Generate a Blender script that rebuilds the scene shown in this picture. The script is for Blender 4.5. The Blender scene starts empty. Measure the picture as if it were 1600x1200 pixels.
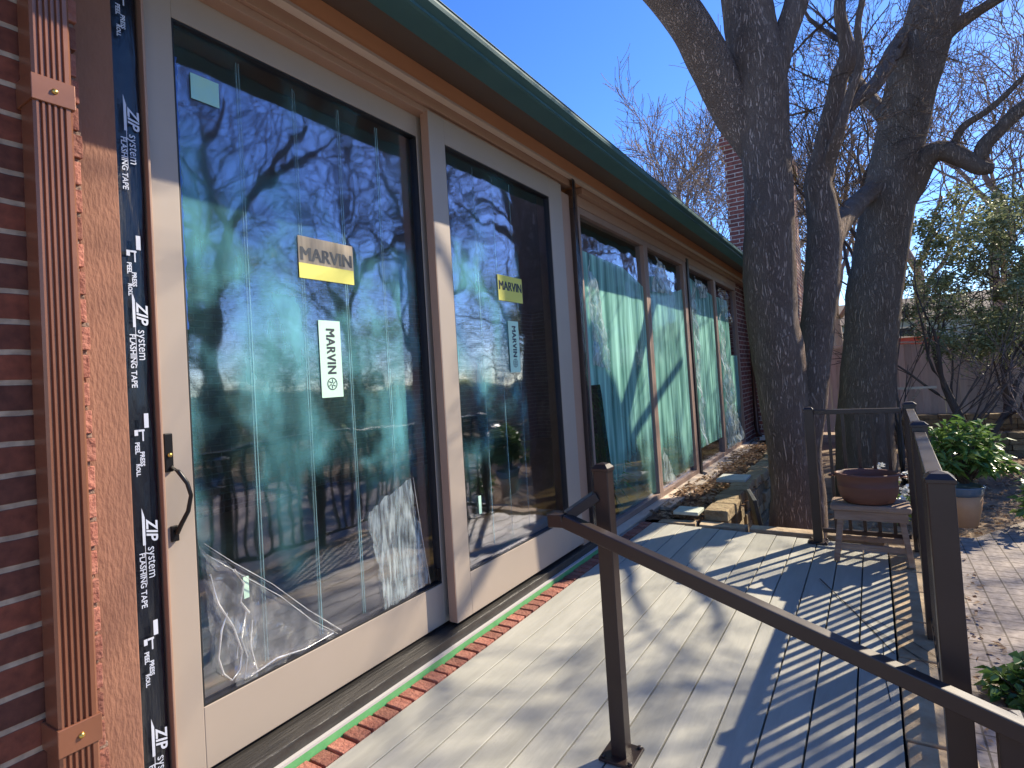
import bpy, math, random
from mathutils import Vector, Matrix, noise as mnoise
R = math.radians
scene = bpy.context.scene
COL = scene.collection

# ---------------------------------------------------------------- camera, sky, sun, exposure
cd = bpy.data.cameras.new('camera'); cam = bpy.data.objects.new('camera', cd); COL.objects.link(cam)
yaw, pitch, roll = -0.557371, 0.026348, -0.062456
fw = Vector((math.sin(yaw)*math.cos(pitch), math.cos(yaw)*math.cos(pitch), math.sin(pitch)))
rt = Vector((math.cos(yaw), -math.sin(yaw), 0)); up = rt.cross(fw)
r2 = math.cos(roll)*rt + math.sin(roll)*up; u2 = -math.sin(roll)*rt + math.cos(roll)*up
M = Matrix((r2, u2, -fw)).transposed().to_4x4(); M.translation = Vector((1.954, 0, 1.324))
cam.matrix_world = M
cd.sensor_width = 36; cd.lens = 36*900/1600; cd.shift_y = -28.17/1600
cd.clip_start = 0.02; cd.clip_end = 2000
scene.camera = cam

SUN_EL, SUN_AZ = 36.0, 30.0       # azimuth from +Y toward +X
w = bpy.data.worlds.new("World"); scene.world = w; w.use_nodes = True
nt = w.node_tree; bg = nt.nodes['Background']
sky = nt.nodes.new('ShaderNodeTexSky'); sky.sky_type = 'NISHITA'; sky.sun_disc = False
sky.sun_elevation = R(SUN_EL); sky.sun_rotation = R(SUN_AZ)
sky.altitude = 1500; sky.air_density = 1.0; sky.dust_density = 0.35; sky.ozone_density = 4.0
hs = nt.nodes.new('ShaderNodeHueSaturation'); hs.inputs['Saturation'].default_value = 1.22; hs.inputs['Hue'].default_value = .512; nt.links.new(sky.outputs[0], hs.inputs['Color']); nt.links.new(hs.outputs[0], bg.inputs[0]); bg.inputs[1].default_value = 0.125
ld = bpy.data.lights.new('sun', 'SUN'); ld.energy = 4.1; ld.angle = R(0.5); ld.color = (1.0, 0.89, 0.70)
sun = bpy.data.objects.new('sun', ld); COL.objects.link(sun)
sdir = Vector((math.sin(R(SUN_AZ))*math.cos(R(SUN_EL)), math.cos(R(SUN_AZ))*math.cos(R(SUN_EL)), math.sin(R(SUN_EL))))
sun.rotation_euler = sdir.to_track_quat('Z', 'Y').to_euler(); sun.location = (5, 8, 12)
vs = scene.view_settings; vs.view_transform = 'Standard'; vs.look = 'None'; vs.gamma = 1; vs.exposure = 1.25
scene.display_settings.display_device = 'sRGB'
scene.cycles.transparent_max_bounces = 24

# ---------------------------------------------------------------- mesh builder
def frame_of(d):
    d = d.normalized(); a = Vector((0, 0, 1)) if abs(d.z) < .9 else Vector((1, 0, 0))
    x = d.cross(a).normalized(); return x, x.cross(d).normalized(), d
class MB:
    def __init__(s): s.v = []; s.f = []; s.m = []; s.sm = []
    def face(s, idx, m=0, smooth=False): s.f.append(idx); s.m.append(m); s.sm.append(smooth)
    def quad(s, a, b, c, d, m=0):
        n = len(s.v); s.v += [tuple(a), tuple(b), tuple(c), tuple(d)]; s.face((n, n+1, n+2, n+3), m)
    def box(s, x0, x1, y0, y1, z0, z1, m=0):
        n = len(s.v); s.v += [(x, y, z) for z in (z0, z1) for y in (y0, y1) for x in (x0, x1)]
        for q in ((0,2,3,1), (4,5,7,6), (0,1,5,4), (2,6,7,3), (0,4,6,2), (1,3,7,5)): s.face(tuple(n+i for i in q), m)
        return s
    def bar(s, a, b, wd, ht, m=0, updir=(0, 0, 1)):
        a = Vector(a); b = Vector(b); d = (b-a).normalized(); u = Vector(updir)
        x = d.cross(u).normalized(); u = x.cross(d).normalized(); n = len(s.v)
        for p in (a, b):
            for i, j in ((-1, -1), (1, -1), (1, 1), (-1, 1)): s.v.append(tuple(p + x*i*wd/2 + u*j*ht/2))
        for q in ((0,1,2,3), (7,6,5,4), (0,4,5,1), (1,5,6,2), (2,6,7,3), (3,7,4,0)): s.face(tuple(n+i for i in q), m)
        return s
    def tube(s, pts, rad, sides=8, m=0, cap=True, wob=0, squash=1):
        pts = [Vector(p) for p in pts]; n0 = len(s.v); k = len(pts)
        X = None
        for i, p in enumerate(pts):
            d = (pts[min(i+1, k-1)] - pts[max(i-1, 0)])
            if d.length < 1e-7: d = Vector((0, 0, 1))
            d.normalize()
            if X is None: X, Y, _ = frame_of(d)
            else:
                X = (X - d*X.dot(d)); X = X.normalized() if X.length > 1e-6 else frame_of(d)[0]; Y = d.cross(X)
            for j in range(sides):
                a = 2*math.pi*j/sides; rr = rad[i]
                if wob: rr *= 1 + wob*mnoise.noise(Vector((p.x*1.7 + math.cos(a)*1.2, p.y*1.7 + math.sin(a)*1.2, p.z*1.6))) + wob*.5*mnoise.noise(Vector((math.cos(a)*4+p.x, math.sin(a)*4, p.z*5)))
                s.v.append(tuple(p + X*math.cos(a)*rr + Y*math.sin(a)*rr*squash))
        for i in range(k-1):
            for j in range(sides):
                a = n0+i*sides+j; b = n0+i*sides+(j+1) % sides
                s.face((a, b, b+sides, a+sides), m, True)
        if cap:
            s.face(tuple(n0+j for j in range(sides))[::-1], m); s.face(tuple(n0+(k-1)*sides+j for j in range(sides)), m)
        return s
    def prism_y(s, prof, y0, y1, m=0, cap=True):     # prof: list of (x, z) extruded along Y
        n = len(s.v); k = len(prof)
        for y in (y0, y1): s.v += [(x, y, z) for x, z in prof]
        for i in range(k):
            j = (i+1) % k; s.face((n+i, n+j, n+k+j, n+k+i), m)
        if cap: s.face(tuple(n+i for i in range(k))[::-1], m); s.face(tuple(n+k+i for i in range(k)), m)
        return s
    def lathe(s, prof, c, sides=32, m=0, sx=1, sy=1):
        n = len(s.v); k = len(prof)
        for r, z in prof:
            for j in range(sides):
                a = 2*math.pi*j/sides; s.v.append((c[0]+r*math.cos(a)*sx, c[1]+r*math.sin(a)*sy, c[2]+z))
        for i in range(k-1):
            for j in range(sides):
                a = n+i*sides+j; b = n+i*sides+(j+1) % sides; s.face((a, b, b+sides, a+sides), m, True)
        s.face(tuple(n+j for j in range(sides))[::-1], m); s.face(tuple(n+(k-1)*sides+j for j in range(sides)), m)
        return s
    def add(s, verts, faces, mtx, m=0):
        n = len(s.v); s.v += [tuple(mtx @ Vector(v)) for v in verts]
        for f in faces: s.face(tuple(n+i for i in f), m)
    def build(s, name, mats, parent=None, bevel=0, loc=None):
        if not isinstance(mats, (list, tuple)): mats = [mats]
        me = bpy.data.meshes.new(name)
        if parent is not None: base = wloc(parent)
        elif loc is not None: base = Vector(loc)
        else:
            xs = [v[0] for v in s.v]; ys = [v[1] for v in s.v]; zs = [v[2] for v in s.v]
            base = Vector(((min(xs)+max(xs))/2, (min(ys)+max(ys))/2, min(zs)))
        bx, by, bz = base
        me.from_pydata([(v[0]-bx, v[1]-by, v[2]-bz) for v in s.v], [], s.f)
        me.polygons.foreach_set('material_index', s.m); me.polygons.foreach_set('use_smooth', s.sm)
        for q in mats: me.materials.append(q)
        me.update()
        o = bpy.data.objects.new(name, me); COL.objects.link(o)
        if parent is not None: o.parent = parent
        else: o.location = base
        if bevel:
            b = o.modifiers.new('bevel', 'BEVEL'); b.width = bevel; b.segments = 2; b.limit_method = 'ANGLE'; b.angle_limit = R(50)
        return o
def wloc(o):
    v = Vector((0, 0, 0))
    while o is not None: v = v + o.location; o = o.parent
    return v
def tag(o, label=None, cat=None, group=None, kind=None):
    if label: o['label'] = label
    if cat: o['category'] = cat
    if group: o['group'] = group
    if kind: o['kind'] = kind
    return o
def thing(name, loc, label, cat, group=None):
    o = bpy.data.objects.new(name, None); COL.objects.link(o); o.location = loc; o.empty_display_size = .2
    return tag(o, label, cat, group)
def text_geo(txt, size=1.0, bold=0.0, shear=0.0, spacing=1.0):
    c = bpy.data.curves.new('t', 'FONT'); c.body = txt; c.size = size; c.offset = bold; c.shear = shear; c.space_character = spacing
    c.resolution_u = 3; c.align_x = 'CENTER'; c.align_y = 'CENTER'
    o = bpy.data.objects.new('t', c); COL.objects.link(o)
    dg = bpy.context.evaluated_depsgraph_get(); ev = o.evaluated_get(dg); me = ev.to_mesh()
    vs_ = [tuple(v.co) for v in me.vertices]; fs = [tuple(p.vertices) for p in me.polygons]
    ev.to_mesh_clear(); bpy.data.objects.remove(o); bpy.data.curves.remove(c)
    return vs_, fs

# ---------------------------------------------------------------- materials
def mat(name, c1, c2=None, c3=None, scale=6, rough=.7, bump=0, bscale=None, stretch=(1, 1, 1), metallic=0, spec=.5, detail=6, dist=0, coat=0):
    m = bpy.data.materials.new(name); m.use_nodes = True; t = m.node_tree; N = t.nodes; L = t.links
    p = N['Principled BSDF']; p.inputs['Roughness'].default_value = rough; p.inputs['Metallic'].default_value = metallic
    p.inputs['Specular IOR Level'].default_value = spec; p.inputs['Coat Weight'].default_value = coat
    if c2 is None: p.inputs['Base Color'].default_value = (*c1, 1)
    if c2 is not None or bump:
        tc = N.new('ShaderNodeTexCoord'); mp = N.new('ShaderNodeMapping'); mp.inputs['Scale'].default_value = stretch
        L.new(tc.outputs['Object'], mp.inputs[0])
    if c2 is not None:
        n = N.new('ShaderNodeTexNoise'); n.inputs['Scale'].default_value = scale; n.inputs['Detail'].default_value = detail; n.inputs['Roughness'].default_value = .65; n.inputs['Distortion'].default_value = dist
        L.new(mp.outputs[0], n.inputs['Vector'])
        cr = N.new('ShaderNodeValToRGB'); e = cr.color_ramp.elements
        e[0].position = .33; e[0].color = (*c1, 1); e[1].position = .67; e[1].color = (*c2, 1)
        if c3 is not None: k = e.new(.5); k.color = (*c3, 1)
        L.new(n.outputs['Fac'], cr.inputs[0]); L.new(cr.outputs[0], p.inputs['Base Color'])
    if bump:
        n2 = N.new('ShaderNodeTexNoise'); n2.inputs['Scale'].default_value = bscale or scale*3; n2.inputs['Detail'].default_value = 6
        L.new(mp.outputs[0], n2.inputs['Vector']); b = N.new('ShaderNodeBump'); b.inputs['Strength'].default_value = bump; b.inputs['Distance'].default_value = .02
        L.new(n2.outputs['Fac'], b.inputs['Height']); L.new(b.outputs[0], p.inputs['Normal'])
    return m
def brick_mat(name, bw, bh, mortar, c1, c2, cm, swap='YZ', bump=.6, rough=.85, offset=.5):
    m = bpy.data.materials.new(name); m.use_nodes = True; t = m.node_tree; N = t.nodes; L = t.links; p = N['Principled BSDF']
    g = N.new('ShaderNodeNewGeometry'); sx = N.new('ShaderNodeSeparateXYZ'); L.new(g.outputs['Position'], sx.inputs[0])
    cb = N.new('ShaderNodeCombineXYZ')
    wob = N.new('ShaderNodeTexNoise'); wob.inputs['Scale'].default_value = 9; L.new(g.outputs['Position'], wob.inputs['Vector'])
    wm = N.new('ShaderNodeMath'); wm.operation = 'MULTIPLY_ADD'; wm.inputs[1].default_value = .008; L.new(wob.outputs['Fac'], wm.inputs[0]); L.new(sx.outputs[swap[1]], wm.inputs[2])
    L.new(sx.outputs[swap[0]], cb.inputs[0]); L.new(wm.outputs[0], cb.inputs[1])
    b = N.new('ShaderNodeTexBrick'); b.inputs['Scale'].default_value = 1; b.inputs['Brick Width'].default_value = bw; b.inputs['Row Height'].default_value = bh
    b.inputs['Mortar Size'].default_value = mortar; b.inputs['Mortar Smooth'].default_value = .25; b.offset = offset
    b.inputs['Color1'].default_value = (*c1, 1); b.inputs['Color2'].default_value = (*c2, 1); b.inputs['Mortar'].default_value = (*cm, 1); b.inputs['Bias'].default_value = 0
    L.new(cb.outputs[0], b.inputs['Vector'])
    n = N.new('ShaderNodeTexNoise'); n.inputs['Scale'].default_value = 30; n.inputs['Detail'].default_value = 6; L.new(g.outputs['Position'], n.inputs['Vector'])
    mx = N.new('ShaderNodeMix'); mx.data_type = 'RGBA'; mx.blend_type = 'MULTIPLY'; mx.inputs[0].default_value = .8
    cr = N.new('ShaderNodeValToRGB'); cr.color_ramp.elements[0].position = .3; cr.color_ramp.elements[0].color = (.45, .42, .42, 1); cr.color_ramp.elements[1].position = .65
    L.new(n.outputs['Fac'], cr.inputs[0]); L.new(b.outputs['Color'], mx.inputs[6]); L.new(cr.outputs[0], mx.inputs[7]); L.new(mx.outputs[2], p.inputs['Base Color'])
    h = N.new('ShaderNodeMath'); h.operation = 'MULTIPLY_ADD'; h.inputs[1].default_value = -1.0; L.new(b.outputs['Fac'], h.inputs[0])
    n3 = N.new('ShaderNodeMath'); n3.operation = 'MULTIPLY'; n3.inputs[1].default_value = .5; L.new(n.outputs['Fac'], n3.inputs[0]); L.new(n3.outputs[0], h.inputs[2])
    bp = N.new('ShaderNodeBump'); bp.inputs['Strength'].default_value = bump; bp.inputs['Distance'].default_value = .01; L.new(h.outputs[0], bp.inputs['Height']); L.new(bp.outputs[0], p.inputs['Normal'])
    p.inputs['Roughness'].default_value = rough
    return m
def glass_mat(name, base=.19, k=.60, tint=(.86, .90, .90)):
    m = bpy.data.materials.new(name); m.use_nodes = True; t = m.node_tree; N = t.nodes; L = t.links; N.remove(N['Principled BSDF'])
    lw = N.new('ShaderNodeLayerWeight'); lw.inputs[0].default_value = .5
    pw = N.new('ShaderNodeMath'); pw.operation = 'POWER'; pw.inputs[1].default_value = 3; L.new(lw.outputs['Facing'], pw.inputs[0])
    ma = N.new('ShaderNodeMath'); ma.operation = 'MULTIPLY_ADD'; ma.inputs[1].default_value = k; ma.inputs[2].default_value = base; ma.use_clamp = True; L.new(pw.outputs[0], ma.inputs[0])
    tr = N.new('ShaderNodeBsdfTransparent'); tr.inputs[0].default_value = (*tint, 1)
    gl = N.new('ShaderNodeBsdfGlossy'); gl.inputs['Roughness'].default_value = 0.035; gl.inputs['Color'].default_value = (.86, .84, 1, 1)
    tc = N.new('ShaderNodeTexCoord'); n = N.new('ShaderNodeTexNoise'); n.inputs['Scale'].default_value = 2.2; n.inputs['Detail'].default_value = 2; L.new(tc.outputs['Object'], n.inputs['Vector'])
    bp = N.new('ShaderNodeBump'); bp.inputs['Strength'].default_value = .22; bp.inputs['Distance'].default_value = .02; L.new(n.outputs['Fac'], bp.inputs['Height']); L.new(bp.outputs[0], gl.inputs['Normal'])
    mx = N.new('ShaderNodeMixShader'); L.new(ma.outputs[0], mx.inputs[0]); L.new(tr.outputs[0], mx.inputs[1]); L.new(gl.outputs[0], mx.inputs[2])
    L.new(mx.outputs[0], N['Material Output'].inputs[0]); return m
def film_mat(name, col, op, streak=.5, transl=.45, gloss=.08, sscale=(1, 9, .5), hi=None, fade=None, fadez=None):
    """thin plastic sheet: part see-through, part diffuse/translucent, streaked along its folds"""
    m = bpy.data.materials.new(name); m.use_nodes = True; t = m.node_tree; N = t.nodes; L = t.links; N.remove(N['Principled BSDF'])
    tc = N.new('ShaderNodeTexCoord'); mp = N.new('ShaderNodeMapping'); mp.inputs['Scale'].default_value = sscale; L.new(tc.outputs['Object'], mp.inputs[0])
    n = N.new('ShaderNodeTexNoise'); n.inputs['Scale'].default_value = 3; n.inputs['Detail'].default_value = 5; L.new(mp.outputs[0], n.inputs['Vector'])
    rmp = N.new('ShaderNodeMapRange'); rmp.inputs['From Min'].default_value = .3; rmp.inputs['From Max'].default_value = .7
    rmp.inputs['To Min'].default_value = op*(1-streak); rmp.inputs['To Max'].default_value = min(1, op*(1+streak*.6)); L.new(n.outputs['Fac'], rmp.inputs[0])
    opo = rmp.outputs[0]
    if fade:      # sunlit teal glow painted into the film's opacity, by height and in patches
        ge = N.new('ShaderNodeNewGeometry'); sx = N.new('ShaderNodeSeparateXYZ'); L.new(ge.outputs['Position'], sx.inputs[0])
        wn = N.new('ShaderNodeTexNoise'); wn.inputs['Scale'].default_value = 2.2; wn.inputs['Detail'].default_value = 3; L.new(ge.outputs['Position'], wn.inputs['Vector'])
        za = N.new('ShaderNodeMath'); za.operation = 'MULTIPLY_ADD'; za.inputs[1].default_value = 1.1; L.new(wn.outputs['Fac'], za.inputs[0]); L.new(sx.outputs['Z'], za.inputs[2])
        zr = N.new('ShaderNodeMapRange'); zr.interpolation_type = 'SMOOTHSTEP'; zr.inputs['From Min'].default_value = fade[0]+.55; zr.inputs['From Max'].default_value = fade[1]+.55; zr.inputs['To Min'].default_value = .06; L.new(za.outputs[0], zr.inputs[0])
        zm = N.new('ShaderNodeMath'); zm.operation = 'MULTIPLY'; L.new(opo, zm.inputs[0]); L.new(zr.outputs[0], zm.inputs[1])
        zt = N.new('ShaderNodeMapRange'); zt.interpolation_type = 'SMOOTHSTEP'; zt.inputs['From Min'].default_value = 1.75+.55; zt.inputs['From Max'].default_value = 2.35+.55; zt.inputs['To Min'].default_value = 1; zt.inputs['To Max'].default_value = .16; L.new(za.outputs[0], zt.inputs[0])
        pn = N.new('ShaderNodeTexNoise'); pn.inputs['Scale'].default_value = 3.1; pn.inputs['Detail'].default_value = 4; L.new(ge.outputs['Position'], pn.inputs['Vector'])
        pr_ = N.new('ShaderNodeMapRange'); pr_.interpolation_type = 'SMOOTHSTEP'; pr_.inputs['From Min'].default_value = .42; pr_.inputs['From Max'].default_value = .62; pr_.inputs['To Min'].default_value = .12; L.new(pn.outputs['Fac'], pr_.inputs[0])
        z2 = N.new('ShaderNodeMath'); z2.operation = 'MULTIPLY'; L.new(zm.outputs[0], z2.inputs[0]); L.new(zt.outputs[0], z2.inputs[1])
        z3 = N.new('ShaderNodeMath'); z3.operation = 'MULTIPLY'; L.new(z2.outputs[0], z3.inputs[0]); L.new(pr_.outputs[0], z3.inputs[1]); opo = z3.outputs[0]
    if fadez:
        ge = N.new('ShaderNodeNewGeometry'); sx = N.new('ShaderNodeSeparateXYZ'); L.new(ge.outputs['Position'], sx.inputs[0])
        wn = N.new('ShaderNodeTexNoise'); wn.inputs['Scale'].default_value = 1.4; wn.inputs['Detail'].default_value = 4; L.new(ge.outputs['Position'], wn.inputs['Vector'])
        za = N.new('ShaderNodeMath'); za.operation = 'MULTIPLY_ADD'; za.inputs[1].default_value = 1.5; L.new(wn.outputs['Fac'], za.inputs[0]); L.new(sx.outputs['Z'], za.inputs[2])
        zr = N.new('ShaderNodeMapRange'); zr.interpolation_type = 'SMOOTHSTEP'; zr.inputs['From Min'].default_value = fadez[0]+.75; zr.inputs['From Max'].default_value = fadez[1]+.75; zr.inputs['To Min'].default_value = .25; L.new(za.outputs[0], zr.inputs[0])
        zm = N.new('ShaderNodeMath'); zm.operation = 'MULTIPLY'; L.new(opo, zm.inputs[0]); L.new(zr.outputs[0], zm.inputs[1]); opo = zm.outputs[0]
    cr = N.new('ShaderNodeValToRGB'); cr.color_ramp.elements[0].position = .35; cr.color_ramp.elements[0].color = (*[c*.62 for c in col], 1)
    cr.color_ramp.elements[1].position = .65; cr.color_ramp.elements[1].color = (*(hi or [min(1, c*1.15) for c in col]), 1); L.new(n.outputs['Fac'], cr.inputs[0])
    d = N.new('ShaderNodeBsdfDiffuse'); tl = N.new('ShaderNodeBsdfTranslucent'); g = N.new('ShaderNodeBsdfGlossy'); g.inputs['Roughness'].default_value = .16
    L.new(cr.outputs[0], d.inputs[0]); L.new(cr.outputs[0], tl.inputs[0])
    a = N.new('ShaderNodeMixShader'); a.inputs[0].default_value = transl; L.new(d.outputs[0], a.inputs[1]); L.new(tl.outputs[0], a.inputs[2])
    b = N.new('ShaderNodeMixShader'); b.inputs[0].default_value = gloss; L.new(a.outputs[0], b.inputs[1]); L.new(g.outputs[0], b.inputs[2])
    tr = N.new('ShaderNodeBsdfTransparent'); c = N.new('ShaderNodeMixShader'); L.new(opo, c.inputs[0]); L.new(tr.outputs[0], c.inputs[1]); L.new(b.outputs[0], c.inputs[2])
    L.new(c.outputs[0], N['Material Output'].inputs[0]); return m
def bark_mat(name, c1, c2, sc=5):
    m = mat(name, c1, c2, scale=sc, rough=.95, stretch=(1, 1, .5), spec=.15)
    t = m.node_tree; N = t.nodes; L = t.links; p = N['Principled BSDF']
    tc = [n for n in N if n.type == 'TEX_COORD'][0]
    wn = N.new('ShaderNodeTexNoise'); wn.inputs['Scale'].default_value = 5; L.new(tc.outputs['Object'], wn.inputs['Vector'])
    sc_ = N.new('ShaderNodeVectorMath'); sc_.operation = 'SCALE'; sc_.inputs['Scale'].default_value = .07; L.new(wn.outputs['Color'], sc_.inputs[0])
    ad = N.new('ShaderNodeVectorMath'); ad.operation = 'ADD'; L.new(tc.outputs['Object'], ad.inputs[0]); L.new(sc_.outputs[0], ad.inputs[1])
    mp = N.new('ShaderNodeMapping'); mp.inputs['Scale'].default_value = (62, 62, 4.2); L.new(ad.outputs[0], mp.inputs[0])
    n = N.new('ShaderNodeTexNoise'); n.inputs['Scale'].default_value = 1; n.inputs['Detail'].default_value = 7; n.inputs['Roughness'].default_value = .72; L.new(mp.outputs[0], n.inputs['Vector'])
    a = N.new('ShaderNodeMath'); a.operation = 'SUBTRACT'; a.inputs[1].default_value = .5; L.new(n.outputs['Fac'], a.inputs[0])
    ab = N.new('ShaderNodeMath'); ab.operation = 'ABSOLUTE'; L.new(a.outputs[0], ab.inputs[0])
    mr = N.new('ShaderNodeMapRange'); mr.inputs['From Max'].default_value = .09; L.new(ab.outputs[0], mr.inputs[0])
    b = N.new('ShaderNodeBump'); b.inputs['Strength'].default_value = 1.0; b.inputs['Distance'].default_value = .02; L.new(mr.outputs[0], b.inputs['Height']); L.new(b.outputs[0], p.inputs['Normal'])
    src = p.inputs['Base Color'].links[0].from_socket; mx = N.new('ShaderNodeMix'); mx.data_type = 'RGBA'; mx.blend_type = 'MULTIPLY'; mx.inputs[0].default_value = .42
    cr = N.new('ShaderNodeValToRGB'); cr.color_ramp.elements[0].color = (.3, .27, .25, 1); cr.color_ramp.elements[1].position = .8
    L.new(mr.outputs[0], cr.inputs[0]); L.new(src, mx.inputs[6]); L.new(cr.outputs[0], mx.inputs[7]); L.new(mx.outputs[2], p.inputs['Base Color'])
    return m
def leaf_mat(name, c1, c2, rough=.4):
    m = bpy.data.materials.new(name); m.use_nodes = True; t = m.node_tree; N = t.nodes; L = t.links; p = N['Principled BSDF']
    g = N.new('ShaderNodeNewGeometry'); cr = N.new('ShaderNodeValToRGB'); cr.color_ramp.elements[0].color = (*c1, 1); cr.color_ramp.elements[1].color = (*c2, 1)
    L.new(g.outputs['Random Per Island'], cr.inputs[0]); L.new(cr.outputs[0], p.inputs['Base Color']); p.inputs['Roughness'].default_value = rough
    tl = N.new('ShaderNodeBsdfTranslucent'); L.new(cr.outputs[0], tl.inputs[0]); mx = N.new('ShaderNodeMixShader'); mx.inputs[0].default_value = .3
    L.new(p.outputs[0], mx.inputs[1]); L.new(tl.outputs[0], mx.inputs[2]); L.new(mx.outputs[0], N['Material Output'].inputs[0]); return m
def island_mat(name, c1, c2, rough=.7, nscale=18, stretch=(1, 1, 1), bump=.2, streak=.35, spec=.4):
    """each separate piece (board, stone, brick) gets its own shade, plus grain"""
    m = mat(name, c1, c2, scale=nscale, rough=rough, stretch=stretch, bump=bump, bscale=nscale*2.5, spec=spec)
    t = m.node_tree; N = t.nodes; L = t.links; p = N['Principled BSDF']; src = p.inputs['Base Color'].links[0].from_socket
    g = N.new('ShaderNodeNewGeometry'); mr = N.new('ShaderNodeMapRange'); mr.inputs['To Min'].default_value = 1-streak; mr.inputs['To Max'].default_value = 1+streak*.4
    L.new(g.outputs['Random Per Island'], mr.inputs[0]); mx = N.new('ShaderNodeVectorMath'); mx.operation = 'SCALE'; L.new(src, mx.inputs[0]); L.new(mr.outputs[0], mx.inputs['Scale']); L.new(mx.outputs[0], p.inputs['Base Color'])
    return m

M_brick = brick_mat('brick_red', .295, .078, .009, (.30, .08, .055), (.14, .045, .038), (.55, .46, .38))
M_brickl = brick_mat('brick_red_long', .44, .078, .008, (.30, .075, .035), (.13, .042, .026), (.52, .37, .25))
M_brickx = brick_mat('brick_red_side', .295, .078, .009, (.34, .10, .07), (.18, .06, .05), (.6, .5, .42), swap='XZ')
M_brickin = brick_mat('brick_dark', .25, .08, .008, (.16, .075, .055), (.09, .045, .04), (.34, .30, .26))
M_spout = mat('painted_copper_metal', (.24, .095, .052), (.29, .118, .066), scale=3, rough=.34, metallic=.35, spec=.6)
M_trimred = mat('stucco_trim', (.235, .11, .068), (.28, .13, .082), scale=8, rough=.9, bump=.28, bscale=110, stretch=(1, 1, .35))
M_tape = mat('flashing_tape_black', (.008, .010, .016), (.014, .016, .024), scale=4, rough=.24, bump=.9, bscale=9, stretch=(1, 2.0, .35), spec=.6)
M_ink = mat('tape_print', (.55, .58, .66), rough=.5)
M_clad = mat('clad_frame', (.355, .29, .235), (.375, .305, .25), scale=2, rough=.42)
M_cladtan = mat('tan_clad', (.36, .215, .145), (.38, .23, .16), scale=3, rough=.5)
M_orange = mat('head_board_paint', (.74, .37, .18), (.66, .31, .15), scale=2.5, rough=.6, stretch=(1, .3, 1))
M_lip = mat('drip_edge', (.62, .50, .40), rough=.45)
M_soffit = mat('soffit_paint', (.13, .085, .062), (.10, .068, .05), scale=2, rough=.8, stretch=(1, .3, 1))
M_gutter = mat('gutter_green', (.042, .105, .112), (.055, .125, .13), scale=2, rough=.62, metallic=0, spec=.22)
M_roof = mat('roof_metal', (.35, .36, .34), (.28, .29, .28), scale=3, rough=.5)
M_gasket = mat('gasket_black', (.012, .012, .014), rough=.5)
M_winframe = mat('brown_window_frame', (.27, .18, .14), (.32, .215, .17), scale=4, rough=.55, stretch=(1, 1, .3))
M_sill = mat('weathered_sill', (.62, .50, .38), (.44, .34, .26), c3=(.56, .45, .35), scale=6, rough=.8, stretch=(1, .15, 1), bump=.3)
M_thresh = mat('dark_wet_board', (.012, .012, .013), (.05, .045, .04), scale=9, rough=.45, stretch=(3, .25, 1), bump=.4)
M_white = mat('pale_strip', (.46, .44, .42), rough=.6)
M_green = mat('green_sheathing', (.10, .34, .12), (.14, .42, .16), scale=14, rough=.6)
M_ledge = island_mat('ledge_brick', (.30, .10, .07), (.40, .17, .12), rough=.85, nscale=25, bump=.5, streak=.4)
M_mortar = mat('mortar', (.42, .36, .30), (.34, .29, .25), scale=30, rough=.95, bump=.5)
M_glass = glass_mat('insulated_glass')
M_glass2 = glass_mat('old_window_glass', base=.11, k=.6, tint=(.82, .92, .90))
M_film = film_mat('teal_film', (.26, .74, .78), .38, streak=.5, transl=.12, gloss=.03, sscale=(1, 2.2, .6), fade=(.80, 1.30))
M_seam = film_mat('film_seam', (.45, .75, .78), .38, streak=.5)
M_sheet = film_mat('teal_sheet', (.22, .58, .50), .78, streak=.28, transl=.12, gloss=.06, sscale=(1, 4, .25), hi=(.42, .82, .70), fadez=(.25, .75))
M_clear = film_mat('clear_plastic', (.85, .88, .92), .24, streak=.4, transl=.25, gloss=.55, sscale=(2, 7, 4))
M_white_pl = film_mat('white_plastic', (.70, .80, .80), .72, streak=.6, transl=.4, gloss=.2, sscale=(1, 7, 2))
M_scratch = film_mat('scuffed_film', (.60, .70, .70), .5, streak=.8, transl=.3, gloss=.1, sscale=(1, 16, 3))
M_stickY = mat('sticker_yellow', (.72, .66, .12), rough=.5)
M_stickT = film_mat('sticker_tan', (.60, .50, .36), .72, streak=.1, transl=.2, gloss=.05)
M_stickG = mat('sticker_green', (.55, .80, .62), rough=.5)
M_stickP = mat('sticker_pale', (.30, .62, .66), (.40, .66, .50), scale=5, rough=.5)
M_letter = mat('letter_ink', (.02, .03, .045), rough=.5)
M_bronze = mat('bronze_rail', (.032, .019, .016), (.040, .025, .021), scale=5, rough=.36, metallic=.1, spec=.5)
M_black = mat('black_hardware', (.012, .010, .010), rough=.35, metallic=.3)
M_brass = mat('brass', (.6, .42, .12), rough=.3, metallic=.9)
M_deck = island_mat('composite_deck', (.335, .325, .28), (.42, .405, .35), rough=.62, nscale=5, stretch=(2.5, .35, 1), bump=.12, streak=.14)
M_under = mat('under_deck', (.012, .011, .010), rough=1)
M_stone = island_mat('flagstone', (.36, .25, .15), (.50, .39, .26), rough=.9, nscale=7, bump=.7, streak=.35)
M_stonew = island_mat('mossy_stone', (.20, .14, .08), (.34, .26, .15), rough=.95, nscale=9, bump=1, streak=.5)
M_slate = mat('slate', (.035, .04, .045), (.06, .065, .065), scale=8, rough=.8, bump=.4)
M_soil = mat('soil_litter', (.10, .055, .032), (.26, .16, .09), c3=(.18, .10, .055), scale=22, rough=1, bump=1)
M_ground = mat('ground_litter', (.16, .11, .07), (.34, .25, .16), c3=(.24, .17, .11), scale=3.5, rough=1, bump=.8, bscale=30)
M_lawn = mat('lawn', (.22, .26, .04), (.34, .38, .08), scale=5, rough=1)
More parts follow.
